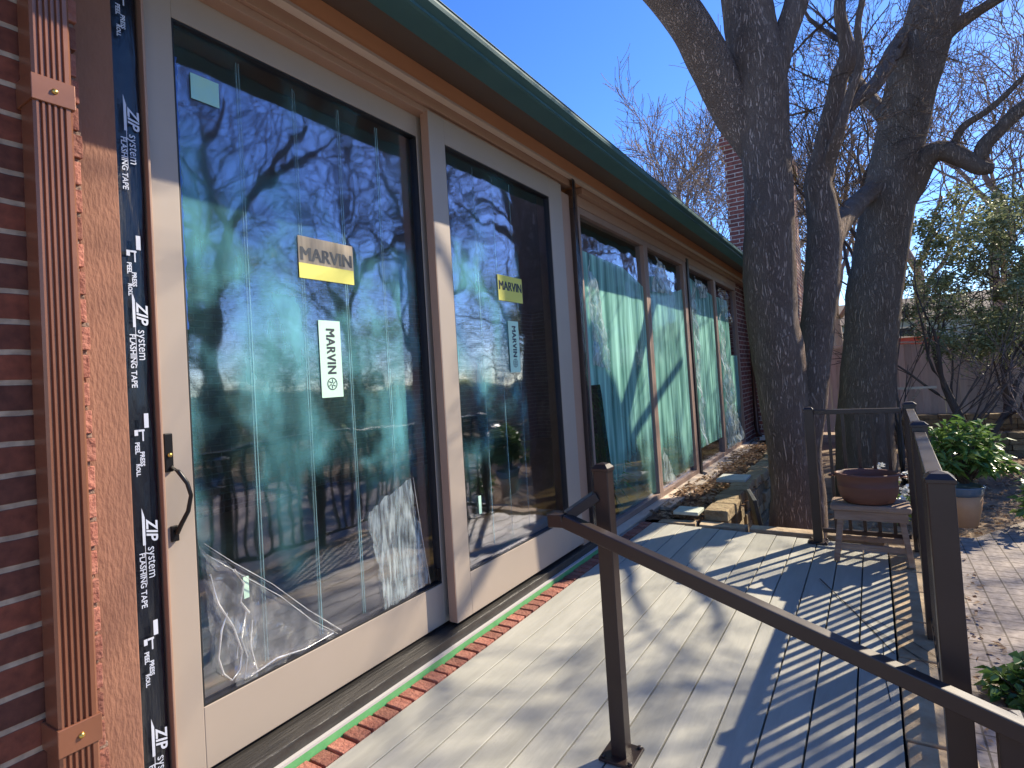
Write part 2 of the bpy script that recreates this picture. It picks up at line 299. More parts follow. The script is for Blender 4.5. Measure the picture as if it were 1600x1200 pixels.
M_pave = brick_mat('pavers', .125, .125, .005, (.40, .34, .30), (.33, .28, .25), (.16, .13, .10), swap='XY', bump=.5, rough=.9, offset=0)
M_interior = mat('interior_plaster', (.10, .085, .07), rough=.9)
M_floor = mat('wood_floor', (.80, .42, .17), (.62, .30, .11), scale=3, rough=.5, stretch=(6, .6, 1))
M_barkA = bark_mat('bark_grey', (.31, .22, .17), (.42, .31, .25))
M_barkB = bark_mat('bark_dark', (.29, .215, .165), (.38, .29, .23))
M_twig = mat('twig_bark', (.20, .135, .115), (.32, .24, .20), scale=2, rough=.9)
M_twigd = mat('twig_dark', (.06, .045, .038), (.11, .085, .07), scale=2, rough=.9)
M_leaf = leaf_mat('shrub_leaf', (.06, .15, .03), (.26, .38, .10), .32)
M_leafe = leaf_mat('evergreen_leaf', (.14, .17, .07), (.40, .42, .22), .5)
M_leafdead = leaf_mat('fallen_leaf', (.20, .11, .06), (.52, .36, .22), .8)
M_petal = leaf_mat('white_petal', (.70, .70, .66), (.82, .82, .78), .6)
M_clay = mat('clay', (.14, .062, .042), (.19, .075, .048), scale=6, rough=.6, bump=.15, stretch=(1, 1, 5))
M_terra = mat('terracotta', (.55, .30, .15), (.48, .24, .12), scale=5, rough=.6)
M_blue = mat('blue_glaze', (.06, .10, .15), (.12, .17, .22), scale=6, rough=.2)
M_oldwood = mat('weathered_wood', (.22, .13, .085), (.42, .31, .23), scale=7, rough=.85, stretch=(.3, 2, 3), bump=.4)
M_fence = island_mat('fence_board', (.58, .44, .35), (.70, .55, .45), rough=.9, nscale=4, stretch=(4, 4, .5), bump=.3, streak=.3)
M_red = mat('red_paint', (.30, .04, .03), rough=.6)
M_grey = mat('grey_siding', (.32, .33, .36), (.27, .28, .31), scale=2, rough=.8)
M_pipe = mat('brown_spout_far', (.10, .05, .04), rough=.35, metallic=.3)

rng = random.Random(7)
def rnd(a, b): return rng.uniform(a, b)

# ---------------------------------------------------------------- ground
def sheet(name, x0, x1, y0, y1, zf, m, nx=2, ny=2):
    b = MB()
    for j in range(ny+1):
        for i in range(nx+1):
            x = x0+(x1-x0)*i/nx; y = y0+(y1-y0)*j/ny; b.v.append((x, y, zf(x, y) if callable(zf) else zf))
    for j in range(ny):
        for i in range(nx):
            a = j*(nx+1)+i; b.face((a, a+1, a+nx+2, a+nx+1), 0, True)
    o = b.build(name, m); tag(o, kind='structure'); return o
def hill(x, y):
    t = max(0, (y-17)/30); base = -.46
    if y < 60: return base + (1.9*min(1, t)**1.2 if y > 17 else 0)
    return base + 1.9
g = MB()
ys = [-300, -60, -10, 0, 5, 10, 14, 17, 19, 22, 26, 32, 40, 60, 300]; xs = [-300, -60, -20, 0, 5, 12, 25, 60, 300]
for y in ys:
    for x in xs: g.v.append((x, y, hill(x, y)))
for j in range(len(ys)-1):
    for i in range(len(xs)-1):
        a = j*len(xs)+i; g.face((a, a+1, a+len(xs)+1, a+len(xs)), 1 if ys[j] >= 17 else 0, True)
tag(g.build('ground', [M_ground, M_lawn], loc=(0, 0, 0)), kind='structure')
b = MB()
pav = [(2.19, -6), (12, -6), (12, 6.2), (5.2, 7.4), (3.9, 8.2), (3.1, 7.2), (2.62, 6.42), (2.19, 6.35)]
b.v = [(x, y, -.30) for x, y in pav] + [(x, y, -.45) for x, y in pav]; n = len(pav)
b.face(tuple(range(n)))
for i in range(n): b.face((i, i+n, (i+1) % n+n, (i+1) % n))
tag(b.build('patio', M_pave, loc=(0, 0, 0)), kind='structure')
# deck
DX0 = .222; BW = (1.966-DX0)/12
b = MB()
for i in range(12):
    x0 = DX0+i*BW; xe = x0+BW-.007
    ye = 4.97-.10*(x0-.2)
    b.prism_y([(x0, -.024), (xe, -.024), (xe, -.0016), (xe-.0016, 0), (x0+.0016, 0), (x0, -.0016)], -3.0, ye)
o = b.build('deck', M_deck, loc=(0, 0, 0)); tag(o, kind='structure')
b = MB(); b.box(.10, 1.97, -3, 4.80, -.44, -.06)
tag(b.build('deck_base', M_under, loc=(0, 0, 0)), kind='structure')
def stones(b, x0, x1, y0, y1, z0, z1, lx, ly, jit=.012, gap=.006):
    """irregular cut stones laid in a strip"""
    y = y0
    while y < y1-.02:
        dy = min(ly*rnd(.7, 1.35), y1-y); x = x0
        while x < x1-.02:
            dx = min(lx*rnd(.7, 1.35), x1-x); n = len(b.v); t = z1+rnd(-jit, jit)*.4
            cs = [(x+gap+rnd(0, jit), y+gap+rnd(0, jit)), (x+dx-gap-rnd(0, jit), y+gap+rnd(0, jit)), (x+dx-gap-rnd(0, jit), y+dy-gap-rnd(0, jit)), (x+gap+rnd(0, jit), y+dy-gap-rnd(0, jit))]
            b.v += [(p, q, z0) for p, q in cs] + [(p, q, t+rnd(-jit, jit)*.25) for p, q in cs]
            for q in ((3,2,1,0), (4,5,6,7), (0,1,5,4), (1,2,6,5), (2,3,7,6), (3,0,4,7)): b.face(tuple(n+k for k in q))
            x += dx
        y += dy
b = MB(); stones(b, 1.960, 2.165, -1.5, 4.995, -.06, 0.0, .4, .34, .006, .003)
for k in range(3): stones(b, 1.99+rnd(0, .01), 2.175, -1.5, 5.0, -.06-.115*(k+1)+.004, -.06-.115*k, .4, .36, .014)
edge = thing('stone_curb', (2.06, 2, -.45), 'tan flagstone curb along the right edge of the grey deck', 'curb')
b.build('stone', M_stone, edge, bevel=.006)
b = MB(); stones(b, .24, 2.16, 4.885, 5.07, -.07, -.002, .42, .4, .02)
# keep the boards' ends clear of the coping
cop = thing('stone_coping', (1.2, 5.0, -.45), 'tan flagstone coping across the far end of the deck', 'coping')
b2 = MB(); stones(b2, .24, 1.965, 5.0, 5.16, -.07, .004, .42, .4, .02); stones(b2, .3, 2.16, 5.02, 5.15, -.45, -.075, .42, .3, .02)
b2.build('stone', M_stone, cop, bevel=.006)

# ---------------------------------------------------------------- the house
house = thing('brick_house', (0, 5.5, -.46), 'red brick house wall with tan sliding doors, tall windows and green gutter', 'house')
HY0, HY1 = -3.0, 11.5
# near brick wall with ragged end beside the trim board
b = MB(); BX = .095
nrow = 52
for k in range(nrow):
    z0 = -.5+k*.078
b.box(-.25, BX, HY0, .70, -.45, 3.0)
b.build('wall', M_brickl, house)
b = MB()
for k in range(-6, 45):
    z0 = k*.078-.0; e = .746+rnd(-.004, .009)
    b.box(-.2, BX-.002+rnd(-.004, .004), .702, e, z0+.004, z0+.068, 0)
    b.box(-.2, BX-.012+rnd(-.002, .004), .702, e-.003+rnd(-.006, .006), z0+.068, z0+.082, 1)
b.build('brick_edge', [M_ledge, mat('raked_mortar', (.26, .17, .125), (.20, .13, .10), scale=30, rough=.95, bump=.5)], house, bevel=.002)
# downspout: corrugated rectangular pipe
sp = MB(); fx = BX+.098; y0, y1 = .606, .693
prof = [(BX+.02, y0), (fx-.006, y0), (fx, y0+.006)]
nr = 5; st = (y1-y0-.022)/nr
for i in range(nr):
    a = y0+.011+i*st; prof += [(fx, a), (fx-.007, a+st*.22), (fx-.007, a+st*.42), (fx, a+st*.62)]
prof += [(fx, y1-.006), (fx-.006, y1), (BX+.02, y1)]
n = len(prof)
for z in (-.35, 3.0): sp.v += [(x, y, z) for x, y in prof]
for i in range(n-1): sp.face((i, i+1, n+i+1, n+i))
spout = sp.build('downspout', M_spout, house)
for z in (2.152, 0.497):
    s_ = MB(); s_.box(BX+.004, fx+.004, y0-.005, y1+.005, z-.034, z+.034)
    o = s_.build('strap', M_spout, spout, bevel=.002)
for z in (2.152, 0.497):
    s_ = MB(); s_.lathe([(.007, 0), (.0075, .003), (.004, .006), (.001, .0065)], (0, 0, 0), 10)
    s_.v = [(fx+.004+v[2], y0+.045+v[0], z+v[1]) for v in s_.v]; s_.build('screw', M_brass, spout)
# textured trim board + black flashing tape
b = MB(); b.box(-.2, .030, .757, .869, -.35, 2.84); b.build('trim_board', M_trimred, house, bevel=.004)
b = MB(); ny, nz = 10, 150
for j in range(nz+1):
    z = -.3+3.14*j/nz
    for i in range(ny+1):
        y = .8695+.0875*i/ny
        x = .010 + .006*mnoise.noise(Vector((y*22, z*1.3, 1))) + .003*mnoise.noise(Vector((y*60, z*3.5, 5)))
        if i == ny: x = -.04
        b.v.append((x, y, z))
for j in range(nz):
    for i in range(ny):
        a = j*(ny+1)+i; b.face((a, a+1, a+ny+2, a+ny+1), 0, True)
# printing: reads downward, letter tops toward +Y
def tape_text(bm, txt, y_, z, size, m=1, bold=0, shear=0, sx=1.0, x=.0215, spacing=1):
    v, f = text_geo(txt, size, bold, shear, spacing); y = y_+.006
    mt = Matrix(((0, 0, 1, x), (0, 1, 0, y), (-sx, 0, 0, z), (0, 0, 0, 1)))
    mt = Matrix(((0, 0, 1, x), (0, 1, 0, y), (-sx, 0, 0, z), (0, 0, 0, 1)))
    bm.add(v, f, mt, m)
for zc in (2.155, 1.535, .86, .22):
    tape_text(b, 'ZIP', .916, zc+.075, .046, bold=.0010, shear=.25)
    tape_text(b, 'system', .915, zc-.026, .038, sx=.92)
    tape_text(b, 'FLASHING TAPE', .886, zc-.075, .023, bold=.0004, sx=1.02)
    b.quad((.0215, .896, zc+.145), (.0215, .904, zc+.115), (.0215, .904, zc+.03), (.0215, .896, zc+.03), 1)
    b.box(.0205, .0217, .9015, .903, zc-.09, zc+.03, 1)
for zc in (2.62, 1.80, 1.24, .60):
    # pictogram: roller corner and tiny caption blocks
    for (a0, a1, c0, c1) in ((.915, .928, zc+.01, zc+.055), (.897, .915, zc+.0, zc+.006), (.908, .912, zc-.03, zc+.0), (.886, .896, zc-.012, zc+.006)):
        b.box(.0205, .0217, a0, a1, c0, c1, 1)
    tape_text(b, 'PEEL', .886, zc-.05, .018, bold=.0006); tape_text(b, 'PRESS', .899, zc-.085, .018, bold=.0006)
    tape_text(b, 'ROLL', .886, zc-.118, .016, bold=.0006)
b.build('flashing_tape', [M_tape, M_ink], house)
# second strip of tape between door and windows
b = MB(); nz = 120
for j in range(nz+1):
    z = -.05+2.93*j/nz
    for i in range(7):
        y = 3.994+.215*i/6; x = .090*(1-(i/6)**2)+.018 + .012*mnoise.noise(Vector((y*14, z*2.1, 3))) + .004*mnoise.noise(Vector((y*40, z*7, 5)))
        b.v.append((x, y, z))
for j in range(nz):
    for i in range(6):
        a = j*7+i; b.face((a, a+1, a+8, a+7), 0, True)
b.build('flashing_tape', [M_tape], house)
# door frame: jambs, head, threshold
b = MB()
b.box(-.14, .030, .9575, .966, .05, 2.85); b.box(-.14, -.055, .967, 3.99, .02, .105)
b.box(-.14, .072, 3.860, 3.992, .05, 2.72)
b.box(-.14, .079, .9575, 4.04, 2.79, 2.848)
b.box(-.14, .060, .967, 3.86, 2.755, 2.789)
fr = b.build('door_frame', M_cladtan, house, bevel=.002)

def sliding_door(x, y0, y1, z0, z1, gy0, gy1, gz0, gz1, front):
    t = .048; b = MB()
    b.box(x-t, x, y0, gy0, z0, z1); b.box(x-t, x, gy1, y1, z0, z1)
    b.box(x-t, x-.0002, gy0, gy1, gz1, z1); b.box(x-t, x-.0002, gy0, gy1, z0, gz0)
    d = b.build('sliding_door', M_clad, house, bevel=.0025)
    k = MB(); q = .007
    for (a0, a1, c0, c1) in ((gy0, gy0+q, gz0, gz1), (gy1-q, gy1, gz0, gz1), (gy0+q, gy1-q, gz1-q, gz1), (gy0+q, gy1-q, gz0, gz0+q)):
        k.box(x-t+.002, x-.004, a0, a1, c0, c1)
    k.build('gasket', M_gasket, d)
    gm = MB(); gm.box(x-.030, x-.024, gy0+q, gy1-q, gz0+q, gz1-q); gm.build('glass', M_glass, d)
    return d
d1 = sliding_door(0, .968, 2.46, .100, 2.765, 1.070, 2.325, .305, 2.645, False)
d2 = sliding_door(.080, 2.332, 3.850, .108, 2.765, 2.462, 3.650, .328, 2.625, True)
# brown edge of the front panel
b = MB(); b.box(.030, .0785, 2.3285, 2.3318, .112, 2.762); b.build('edge_strip', M_cladtan, d2)

def wavy_sheet(y0, y1, z0f, z1f, x, mats, name, parent, ny=30, nz=40, amp=.006, seed=0, freq=9, zf=1.2):
    b = MB()
    for j in range(nz+1):
        for i in range(ny+1):
            y = y0+(y1-y0)*i/ny; a = z0f(y) if callable(z0f) else z0f; c = z1f(y) if callable(z1f) else z1f
            z = a+(c-a)*j/nz; b.v.append((x+amp*mnoise.noise(Vector((y*freq, z*zf, seed))), y, z))
    for j in range(nz):
        for i in range(ny):
            a = j*(ny+1)+i; b.face((a, a+1, a+ny+2, a+ny+1), 0, True)
    return b.build(name, mats, parent)
# teal protective film behind the glass and the seams of its strips
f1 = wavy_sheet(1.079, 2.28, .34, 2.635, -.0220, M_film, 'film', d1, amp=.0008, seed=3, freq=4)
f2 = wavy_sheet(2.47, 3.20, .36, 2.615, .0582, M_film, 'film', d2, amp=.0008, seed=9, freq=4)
b = MB()
for y in (1.315, 1.566, 1.80, 2.04):
    for dy in (0, .011): b.box(-.0205, -.0200, y+dy, y+dy+.0028, .34, 2.60)
b.build('film_seam', M_seam, d1)
b = MB()
for y in (2.73, 2.93, 3.13): b.box(.0600, .0605, y, y+.004, .40, 2.58)
b.build('film_seam', M_seam, d2)
# stickers
def sticker_marvin(x, y0, y1, z0, z1, parent, dark=False):
    b = MB(); zm = z0+(z1-z0)*.36
    b.box(x-.001, x, y0, y1, z0, zm, 0); b.box(x-.001, x, y0, y1, zm, z1, 0 if dark else 1)
    v, f = text_geo('MARVIN', .088); w_ = max(p[0] for p in v)-min(p[0] for p in v); s = (y1-y0)*.92/w_
    for q in range(5): b.add(v, f, Matrix(((0, 0, 1, x+.0008+q*.00008), (s, 0, 0, (y0+y1)/2+(q-2)*.0016), (0, .92, 0, (z0+z1)/2+.012), (0, 0, 0, 1))), 2)
    return b.build('sticker', [M_stickY, M_stickT, M_letter], parent)
def sticker_vert(x, y0, y1, z0, z1, parent):
    b = MB(); b.box(x-.001, x, y0, y1, z0, z1, 0)
    v, f = text_geo('MARVIN', .066, spacing=1.08); yc = (y0+y1)/2
    for q in range(4): b.add(v, f, Matrix(((0, 0, 1, x+.0008+q*.00008), (0, 1, 0, yc), (-.78, 0, 0, z0+(z1-z0)*.60+(q-1.5)*.0014), (0, 0, 0, 1))), 1)
    zc = z0+.058
    for k in range(18):
        a = 2*math.pi*k/18; c = 2*math.pi*(k+1)/18
        for r_, r__ in ((.027, .023),):
            b.quad((x+.0008, yc+r_*math.cos(a), zc+r_*math.sin(a)), (x+.0008, yc+r_*math.cos(c), zc+r_*math.sin(c)), (x+.0008, yc+r__*math.cos(c), zc+r__*math.sin(c)), (x+.0008, yc+r__*math.cos(a), zc+r__*math.sin(a)), 1)
    for k in range(6):
        a = 2*math.pi*k/6; b.bar((x+.0008, yc+.005*math.cos(a), zc+.005*math.sin(a)), (x+.0008, yc+.02*math.cos(a+.5), zc+.02*math.sin(a+.5)), .0035, .0004, 1, (1, 0, 0))
    return b.build('sticker', [M_stickG, M_letter], parent)
sticker_marvin(-.0190, 1.556, 1.852, 1.806, 1.983, d1); sticker_vert(-.0190, 1.638, 1.754, 1.303, 1.634, d1)
sticker_marvin(.0615, 2.934, 3.218, 1.822, 1.981, d2, True); sticker_vert(.0615, 3.02, 3.14, 1.378, 1.700, d2)
b = MB(); b.box(-.0205, -.0190, 1.138, 1.242, 2.395, 2.487); b.build('sticker', M_stickP, d1)
b = MB(); b.box(-.0205, -.0190, 1.243, 1.264, .60, .677); b.build('sticker', M_stickG, d1)
b = MB(); b.box(.0600, .0612, 2.60, 2.625, .60, .70); b.build('sticker', M_stickG, d2)
# ragged blue film edge along the left of the glass
b = MB(); nz = 90
for j in range(nz+1):
    z = 2.52-.95*j/nz; e = 1.078+.010+.012*abs(mnoise.noise(Vector((z*18, 2, 0))))
    b.v += [(-.0195, 1.078, z), (-.0195+.003*mnoise.noise(Vector((z*30, 0, 0))), e, z)]
for j in range(nz): b.face((2*j, 2*j+1, 2*j+3, 2*j+2), 0)
M_blueedge = film_mat('blue_film_edge', (.10, .25, .85), .7, streak=.5); b.build('film_edge', M_blueedge, d1)
# loose clear plastic, crumpled
def crumple(name, outline, x, m, parent, n=26, amp=.02, seed=0, freq=7):
    """outline: 4 corners (y, z); a crumpled sheet spanned between them"""
    (ay, az), (by, bz), (cy, cz), (dy, dz) = outline; b = MB()
    for j in range(n+1):
        for i in range(n+1):
            u = i/n; v = j/n
            y = (ay*(1-u)+by*u)*(1-v)+(dy*(1-u)+cy*u)*v; z = (az*(1-u)+bz*u)*(1-v)+(dz*(1-u)+cz*u)*v
            q = mnoise.noise(Vector((y*freq, z*freq, seed))); q2 = mnoise.noise(Vector((y*freq*3, z*freq*3, seed+4)))
            e = .010 if 0 < i < n and 0 < j < n else .02
            b.v.append((x+amp*abs(q)*1.6+amp*.5*abs(q2), y+e*mnoise.noise(Vector((y*20, z*20, seed+8))), z+e*mnoise.noise(Vector((y*20, z*20, seed+12)))))
    for j in range(n):
        for i in range(n):
            a = j*(n+1)+i; b.face((a, a+1, a+n+2), 0); b.face((a, a+n+2, a+n+1), 0)
    return b.build(name, m, parent)
crumple('loose_plastic', [(1.20, .315), (1.66, .320), (1.60, .345), (1.085, .84)], -.017, M_clear, d1, n=34, amp=.012, seed=2)
crumple('loose_plastic', [(1.12, .41), (1.20, .40), (1.235, .62), (1.10, .72)], -.018, M_clear, d1, n=18, amp=.006, seed=6, freq=11)
crumple('loose_plastic', [(1.19, .33), (1.26, .325), (1.30, .58), (1.19, .56)], -.018, M_clear, d1, n=18, amp=.02, seed=11, freq=11)
crumple('scuffed_patch', [(1.93, .315), (2.24, .325), (2.15, .88), (1.85, .775)], -.0185, M_scratch, d1, n=16, amp=.004, seed=5)
M_fold = film_mat('plastic_fold', (.9, .93, .97), .75, streak=.3, transl=.2, gloss=.5)
fo = MB()
def fold(pts, r_=.003, x=-.004): fo.tube([(x+.004*mnoise.noise(Vector((p[0]*30, p[1]*30, 1))), p[0], p[1]) for p in pts], [r_*rnd(.5, 1.4) for _ in pts], 4, cap=False)
fold([(1.098, .84), (1.20, .745), (1.35, .62), (1.50, .47), (1.66, .325)], .0022); fold([(1.105, .80), (1.22, .70), (1.38, .565), (1.52, .42), (1.64, .32)], .0012)
fold([(1.115, .73), (1.14, .62), (1.185, .53), (1.215, .43), (1.205, .37), (1.175, .345), (1.145, .38), (1.13, .44), (1.145, .53), (1.17, .58)], .0035)
fold([(1.185, .53), (1.205, .46), (1.195, .41)], .0025); fold([(1.20, .72), (1.235, .66), (1.22, .60), (1.25, .55)], .004)
fold([(1.24, .56), (1.215, .47), (1.235, .40), (1.22, .33)], .004); fold([(1.26, .52), (1.25, .43), (1.27, .34)], .003); fold([(1.22, .325), (1.35, .345), (1.48, .325), (1.62, .33)], .0035)
fold([(1.855, .775), (1.90, .56), (1.94, .32)], .002); fold([(2.15, .88), (2.19, .60), (2.235, .33)], .0016)
fo.build('plastic_fold', M_fold, d1)
# handle
h = MB()
h.box(.0002, .012, .978, 1.004, 1.10, 1.225)
hd = h.build('handle', M_black, d1, bevel=.003)
h = MB(); pts = [(.012, .995, 1.115), (.035, 1.005, 1.10), (.052, 1.022, 1.06), (.056, 1.030, 1.02), (.050, 1.022, .97), (.032, 1.008, .93), (.018, 1.0, .90)]
h.tube(pts, [.007, .0075, .007, .0065, .007, .0075, .008], 10); h.box(.0002, .014, .988, 1.010, .875, .925); h.build('grip', M_black, hd, bevel=.002)
h = MB(); h.lathe([(.007, 0), (.007, .006), (.003, .008)], (0, 0, 0), 12); h.v = [(.012+v[2], .991+v[0], 1.155+v[1]) for v in h.v]; h.build('lock', M_brass, hd)
b = MB(); b.box(-.003, .006, 2.285, 2.305, .33, .39); b.build('latch', M_black, d1)

# head board, drip edge, soffit, gutter, roof
b = MB(); b.box(-.12, .079, HY0, 11.49, 2.852, 2.94); b.box(-.12, .119, HY0, 11.49, 2.862, 2.955)
b.v = [v for v in b.v]
b.build('head_board', M_orange, house)
b = MB(); b.box(.0795, .1235, HY0, 11.49, 2.846, 2.8615); b.build('drip_edge', M_lip, house)
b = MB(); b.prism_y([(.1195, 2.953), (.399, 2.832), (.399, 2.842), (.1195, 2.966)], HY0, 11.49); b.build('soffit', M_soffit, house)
b = MB()
gp = [(.40, 2.826), (.512, 2.826), (.524, 2.834), (.520, 2.850), (.520, 2.868), (.536, 2.884), (.552, 2.90), (.556, 2.93), (.556, 2.957), (.560, 2.959), (.560, 2.963), (.550, 2.963), (.550, 2.934), (.50, 2.86), (.406, 2.86), (.406, 2.97), (.40, 2.97)]
gp = [(x_, 2.826+(z_-2.826)*.5) for x_, z_ in gp]; b.prism_y(gp, HY0, 11.44); b.build('gutter', M_gutter, house)
b = MB(); b.prism_y([(.455, 2.900), (.455, 2.908), (-4.6, 3.98), (-4.6, 3.96), (.10, 2.975)], HY0, 11.45); b.build('roof', M_roof, house)
# threshold, strips and brick ledge at the door foot
b = MB(); b.box(-.054, .108, .9, 4.04, .035, .085); b.build('threshold', M_thresh, house, bevel=.004)
b = MB(); b.box(.1085, .1265, -.6, 4.05, .030, .040); b.build('flashing_strip', M_white, house)
b = MB(); b.box(.109, .1262, -.6, 4.05, -.06, .0295); b.build('sheathing_edge', M_green, house)
b = MB(); b.box(.06, .215, -2, 4.95, -.3, -.012, 1)
y = -1.6
while y < 4.93:
    dz = rnd(-.003, .003); b.box(.1275+rnd(-.001, .003), .2165+rnd(-.004, .002), y+.006, y+.070, -.10, .004+dz, 0); y += .078
b.build('brick_ledge', [M_ledge, M_mortar], house, bevel=.003)
b = MB(); b.box(-.2, .06, -2, 11.45, -.45, -.005); b.build('foundation', M_brickin, house)

# windows
def zline(a, b_): return lambda y: a+b_*y
def window(y0, y1, first=False, thick=.06):
    b = MB(); zt, zb = 2.70, .03
    b.box(-.06, .030, y0, y0+(.035 if first else thick), zb, zt); b.box(-.06, .030, y1-thick, y1, zb, zt)
    a0 = y0+(.035 if first else thick); b.box(-.06, .0295, a0, y1-thick, zt-.055, zt); b.box(-.06, .0295, a0, y1-thick, zb, zb+.05)
    o = b.build('window', M_winframe, house, bevel=.003)
    g_ = MB(); g_.box(-.018, -.012, a0+.001, y1-thick-.001, zb+.051, zt-.056); g_.build('glass', M_glass2, o)
    s = MB(); s.prism_y([(-.03, -.05), (.075, -.05), (.095, 0.0), (.095, .012), (.031, .028), (-.03, .028)], y0+.002, y1-.002); s.build('sill', M_sill, o)
    return o
W = [window(4.235, 5.86, first=True), window(5.862, 7.33), window(7.50, 8.98), window(8.982, 10.56)]
b = MB(); b.box(-.06, .028, 7.33, 7.42, 0, 2.72); b.box(-.05, .045, 7.42, 7.50, 0, 2.75, 1); b.build('mullion', [M_winframe, M_gasket], house)
b = MB(); b.box(-.07, .033, 4.235, 10.60, 2.702, 2.79, 0); b.box(-.07, .0785, 4.235, 11.49, 2.791, 2.846, 0); b.build('window_head', M_cladtan, house, bevel=.003)
b = MB(); b.box(.096, .205, 5.55, 11.0, -.03, .004); b.build('outer_sill', M_sill, house, bevel=.004)
# teal sheets inside the windows
wavy_sheet(4.28, 5.79, lambda y: .10+1.15*max(0, min(1, (4.78-y)/.26))**1.5, lambda y: 2.36-.02*(y-4.3)-.22*max(0, y-5.2)**1.2, .003, M_sheet, 'plastic_sheet', W[0], amp=.006, seed=1, freq=6, zf=.4, ny=60)
wavy_sheet(5.93, 7.25, .14, lambda y: 2.32+.05*math.sin((y-5.9)*5), .003, M_sheet, 'plastic_sheet', W[1], amp=.006, seed=2, freq=6, zf=.4, ny=60)
wavy_sheet(7.57, 8.90, .30, lambda y: 2.50-.1*(y-8), .003, M_sheet, 'plastic_sheet', W[2], amp=.006, seed=4, freq=6, zf=.4, ny=60)
wavy_sheet(9.05, 10.45, .05, lambda y: 2.42-.9*(1 if y > 9.95 else 0), .003, M_sheet, 'plastic_sheet', W[3], amp=.006, seed=5, freq=6, zf=.4, ny=60)
crumple('loose_plastic', [(4.36, 1.42), (4.72, 1.36), (4.60, 1.95), (4.34, 2.28)], .018, M_white_pl, W[0], n=24, amp=.035, seed=3, freq=5)
crumple('loose_plastic', [(5.96, 2.18), (6.78, 2.22), (6.45, 2.52), (6.2, 2.60)], .018, M_white_pl, W[1], n=24, amp=.05, seed=8, freq=5)
crumple('loose_plastic', [(6.0, .16), (6.40, .12), (6.12, .42), (6.0, .5)], .018, M_white_pl, W[1], n=12, amp=.02, seed=13, freq=5)
crumple('loose_plastic', [(7.58, .35), (7.80, .35), (7.76, 2.3), (7.58, 2.45)], .018, M_white_pl, W[2], n=30, amp=.05, seed=15, freq=4)
crumple('loose_plastic', [(8.0, 2.28), (8.5, 2.36), (8.35, 2.5), (7.7, 2.55)], .018, M_white_pl, W[2], n=16, amp=.05, seed=19, freq=5)
crumple('loose_plastic', [(9.1, .10), (10.2, .14), (9.5, 1.4), (9.1, 2.2)], .018, M_white_pl, W[3], n=30, amp=.06, seed=21, freq=4)
crumple('loose_plastic', [(9.1, 2.2), (9.9, 2.0), (9.8, 2.55), (9.1, 2.55)], .018, M_clear, W[3], n=20, amp=.05, seed=25, freq=4)
# end wall, far downspout, wing with chimney
b = MB(); b.box(-.25, .02, 10.602, 11.49, -.4, 2.79); b.build('wall', M_brick, house)
b = MB(); b.box(-1.6, .78, 11.5, 14.6, -.45, 2.95); b.build('wing_wall', M_brickx, house)
b = MB(); b.box(-.17, .76, 11.52, 14.5, 2.951, 5.45); b.box(-.20, .79, 11.49, 14.53, 5.45, 5.53); b.box(-.235, .825, 11.455, 14.56, 5.53, 5.72); b.box(-.20, .79, 11.49, 14.53, 5.72, 5.80)
b.build('chimney', M_brickx, house)
b = MB(); b.tube([(.10, 11.28, 2.82), (.10, 11.28, .22), (.13, 11.24, .08), (.30, 11.1, .0)], [.045, .045, .045, .045], 4); b.build('downspout', M_pipe, house)
# interior shell
b = MB(); b.box(-4.6, -4.5, .2, 11.4, -.1, 3.2, 0); b.box(-4.5, -.2, .2, .3, -.1, 3.2, 0); b.box(-4.5, -.2, 11.3, 11.4, -.1, 3.2, 0)
b.build('interior_wall', M_brickin, house)
b = MB(); b.box(-4.5, -.145, .3, 11.3, -.1, .018); b.build('interior_floor', M_floor, house)
b = MB(); b.box(-4.5, -.13, .3, 11.3, 2.85, 2.95); b.build('ceiling', M_interior, house)

# ---------------------------------------------------------------- railings
def post(parent, x, y, z0, z1, wd, plate=True, cap='dome'):
    b = MB(); b.box(x-wd/2, x+wd/2, y-wd/2, y+wd/2, z0, z1-.022)
    p = b.build('post', M_bronze, parent, bevel=.003)
    c = MB(); h_ = wd/2+.004; c.box(x-h_, x+h_, y-h_, y+h_, z1-.030, z1-.018); n = len(c.v); k = .62
    c.v += [(x-h_+.001, y-h_+.001, z1-.018), (x+h_-.001, y-h_+.001, z1-.018), (x+h_-.001, y+h_-.001, z1-.018), (x-h_+.001, y+h_-.001, z1-.018)]
    c.v += [(x-h_*k, y-h_*k, z1-.006), (x+h_*k, y-h_*k, z1-.006), (x+h_*k, y+h_*k, z1-.006), (x-h_*k, y+h_*k, z1-.006), (x, y, z1)]
    for i in range(4):
        j = (i+1) % 4; c.face((n+i, n+j, n+4+j, n+4+i), 0, False); c.face((n+4+i, n+4+j, n+8), 0, False)
    c.build('cap', M_bronze, p, bevel=.002)
    if plate:
        q = MB(); e = wd/2+.034; q.box(x-e, x+e, y-e, y+e, z0, z0+.010)
        for sx in (-1, 1):
            for sy in (-1, 1): q.lathe([(.009, 0), (.009, .007), (.005, .009)], (x+sx*(e-.013), y+sy*(e-.013), z0+.010), 6)
        q.build('base_plate', M_bronze, p, bevel=.002)
    return p
rail = thing('deck_railing', (2.12, 3.3, 0), 'dark bronze baluster railing along the right side and far corner of the deck', 'railing')
P1, P2, P3, P4 = (2.084, 1.878), (2.122, 3.32), (2.150, 4.76), (1.535, 4.775)
for i, (px, py) in enumerate((P1, P2, P3, P4)): post(rail, px, py, .003 if i < 3 else .003, 1.02 if i < 3 else 1.0, (.060, .066, .072)[i] if i < 3 else .060, plate=i == 3)
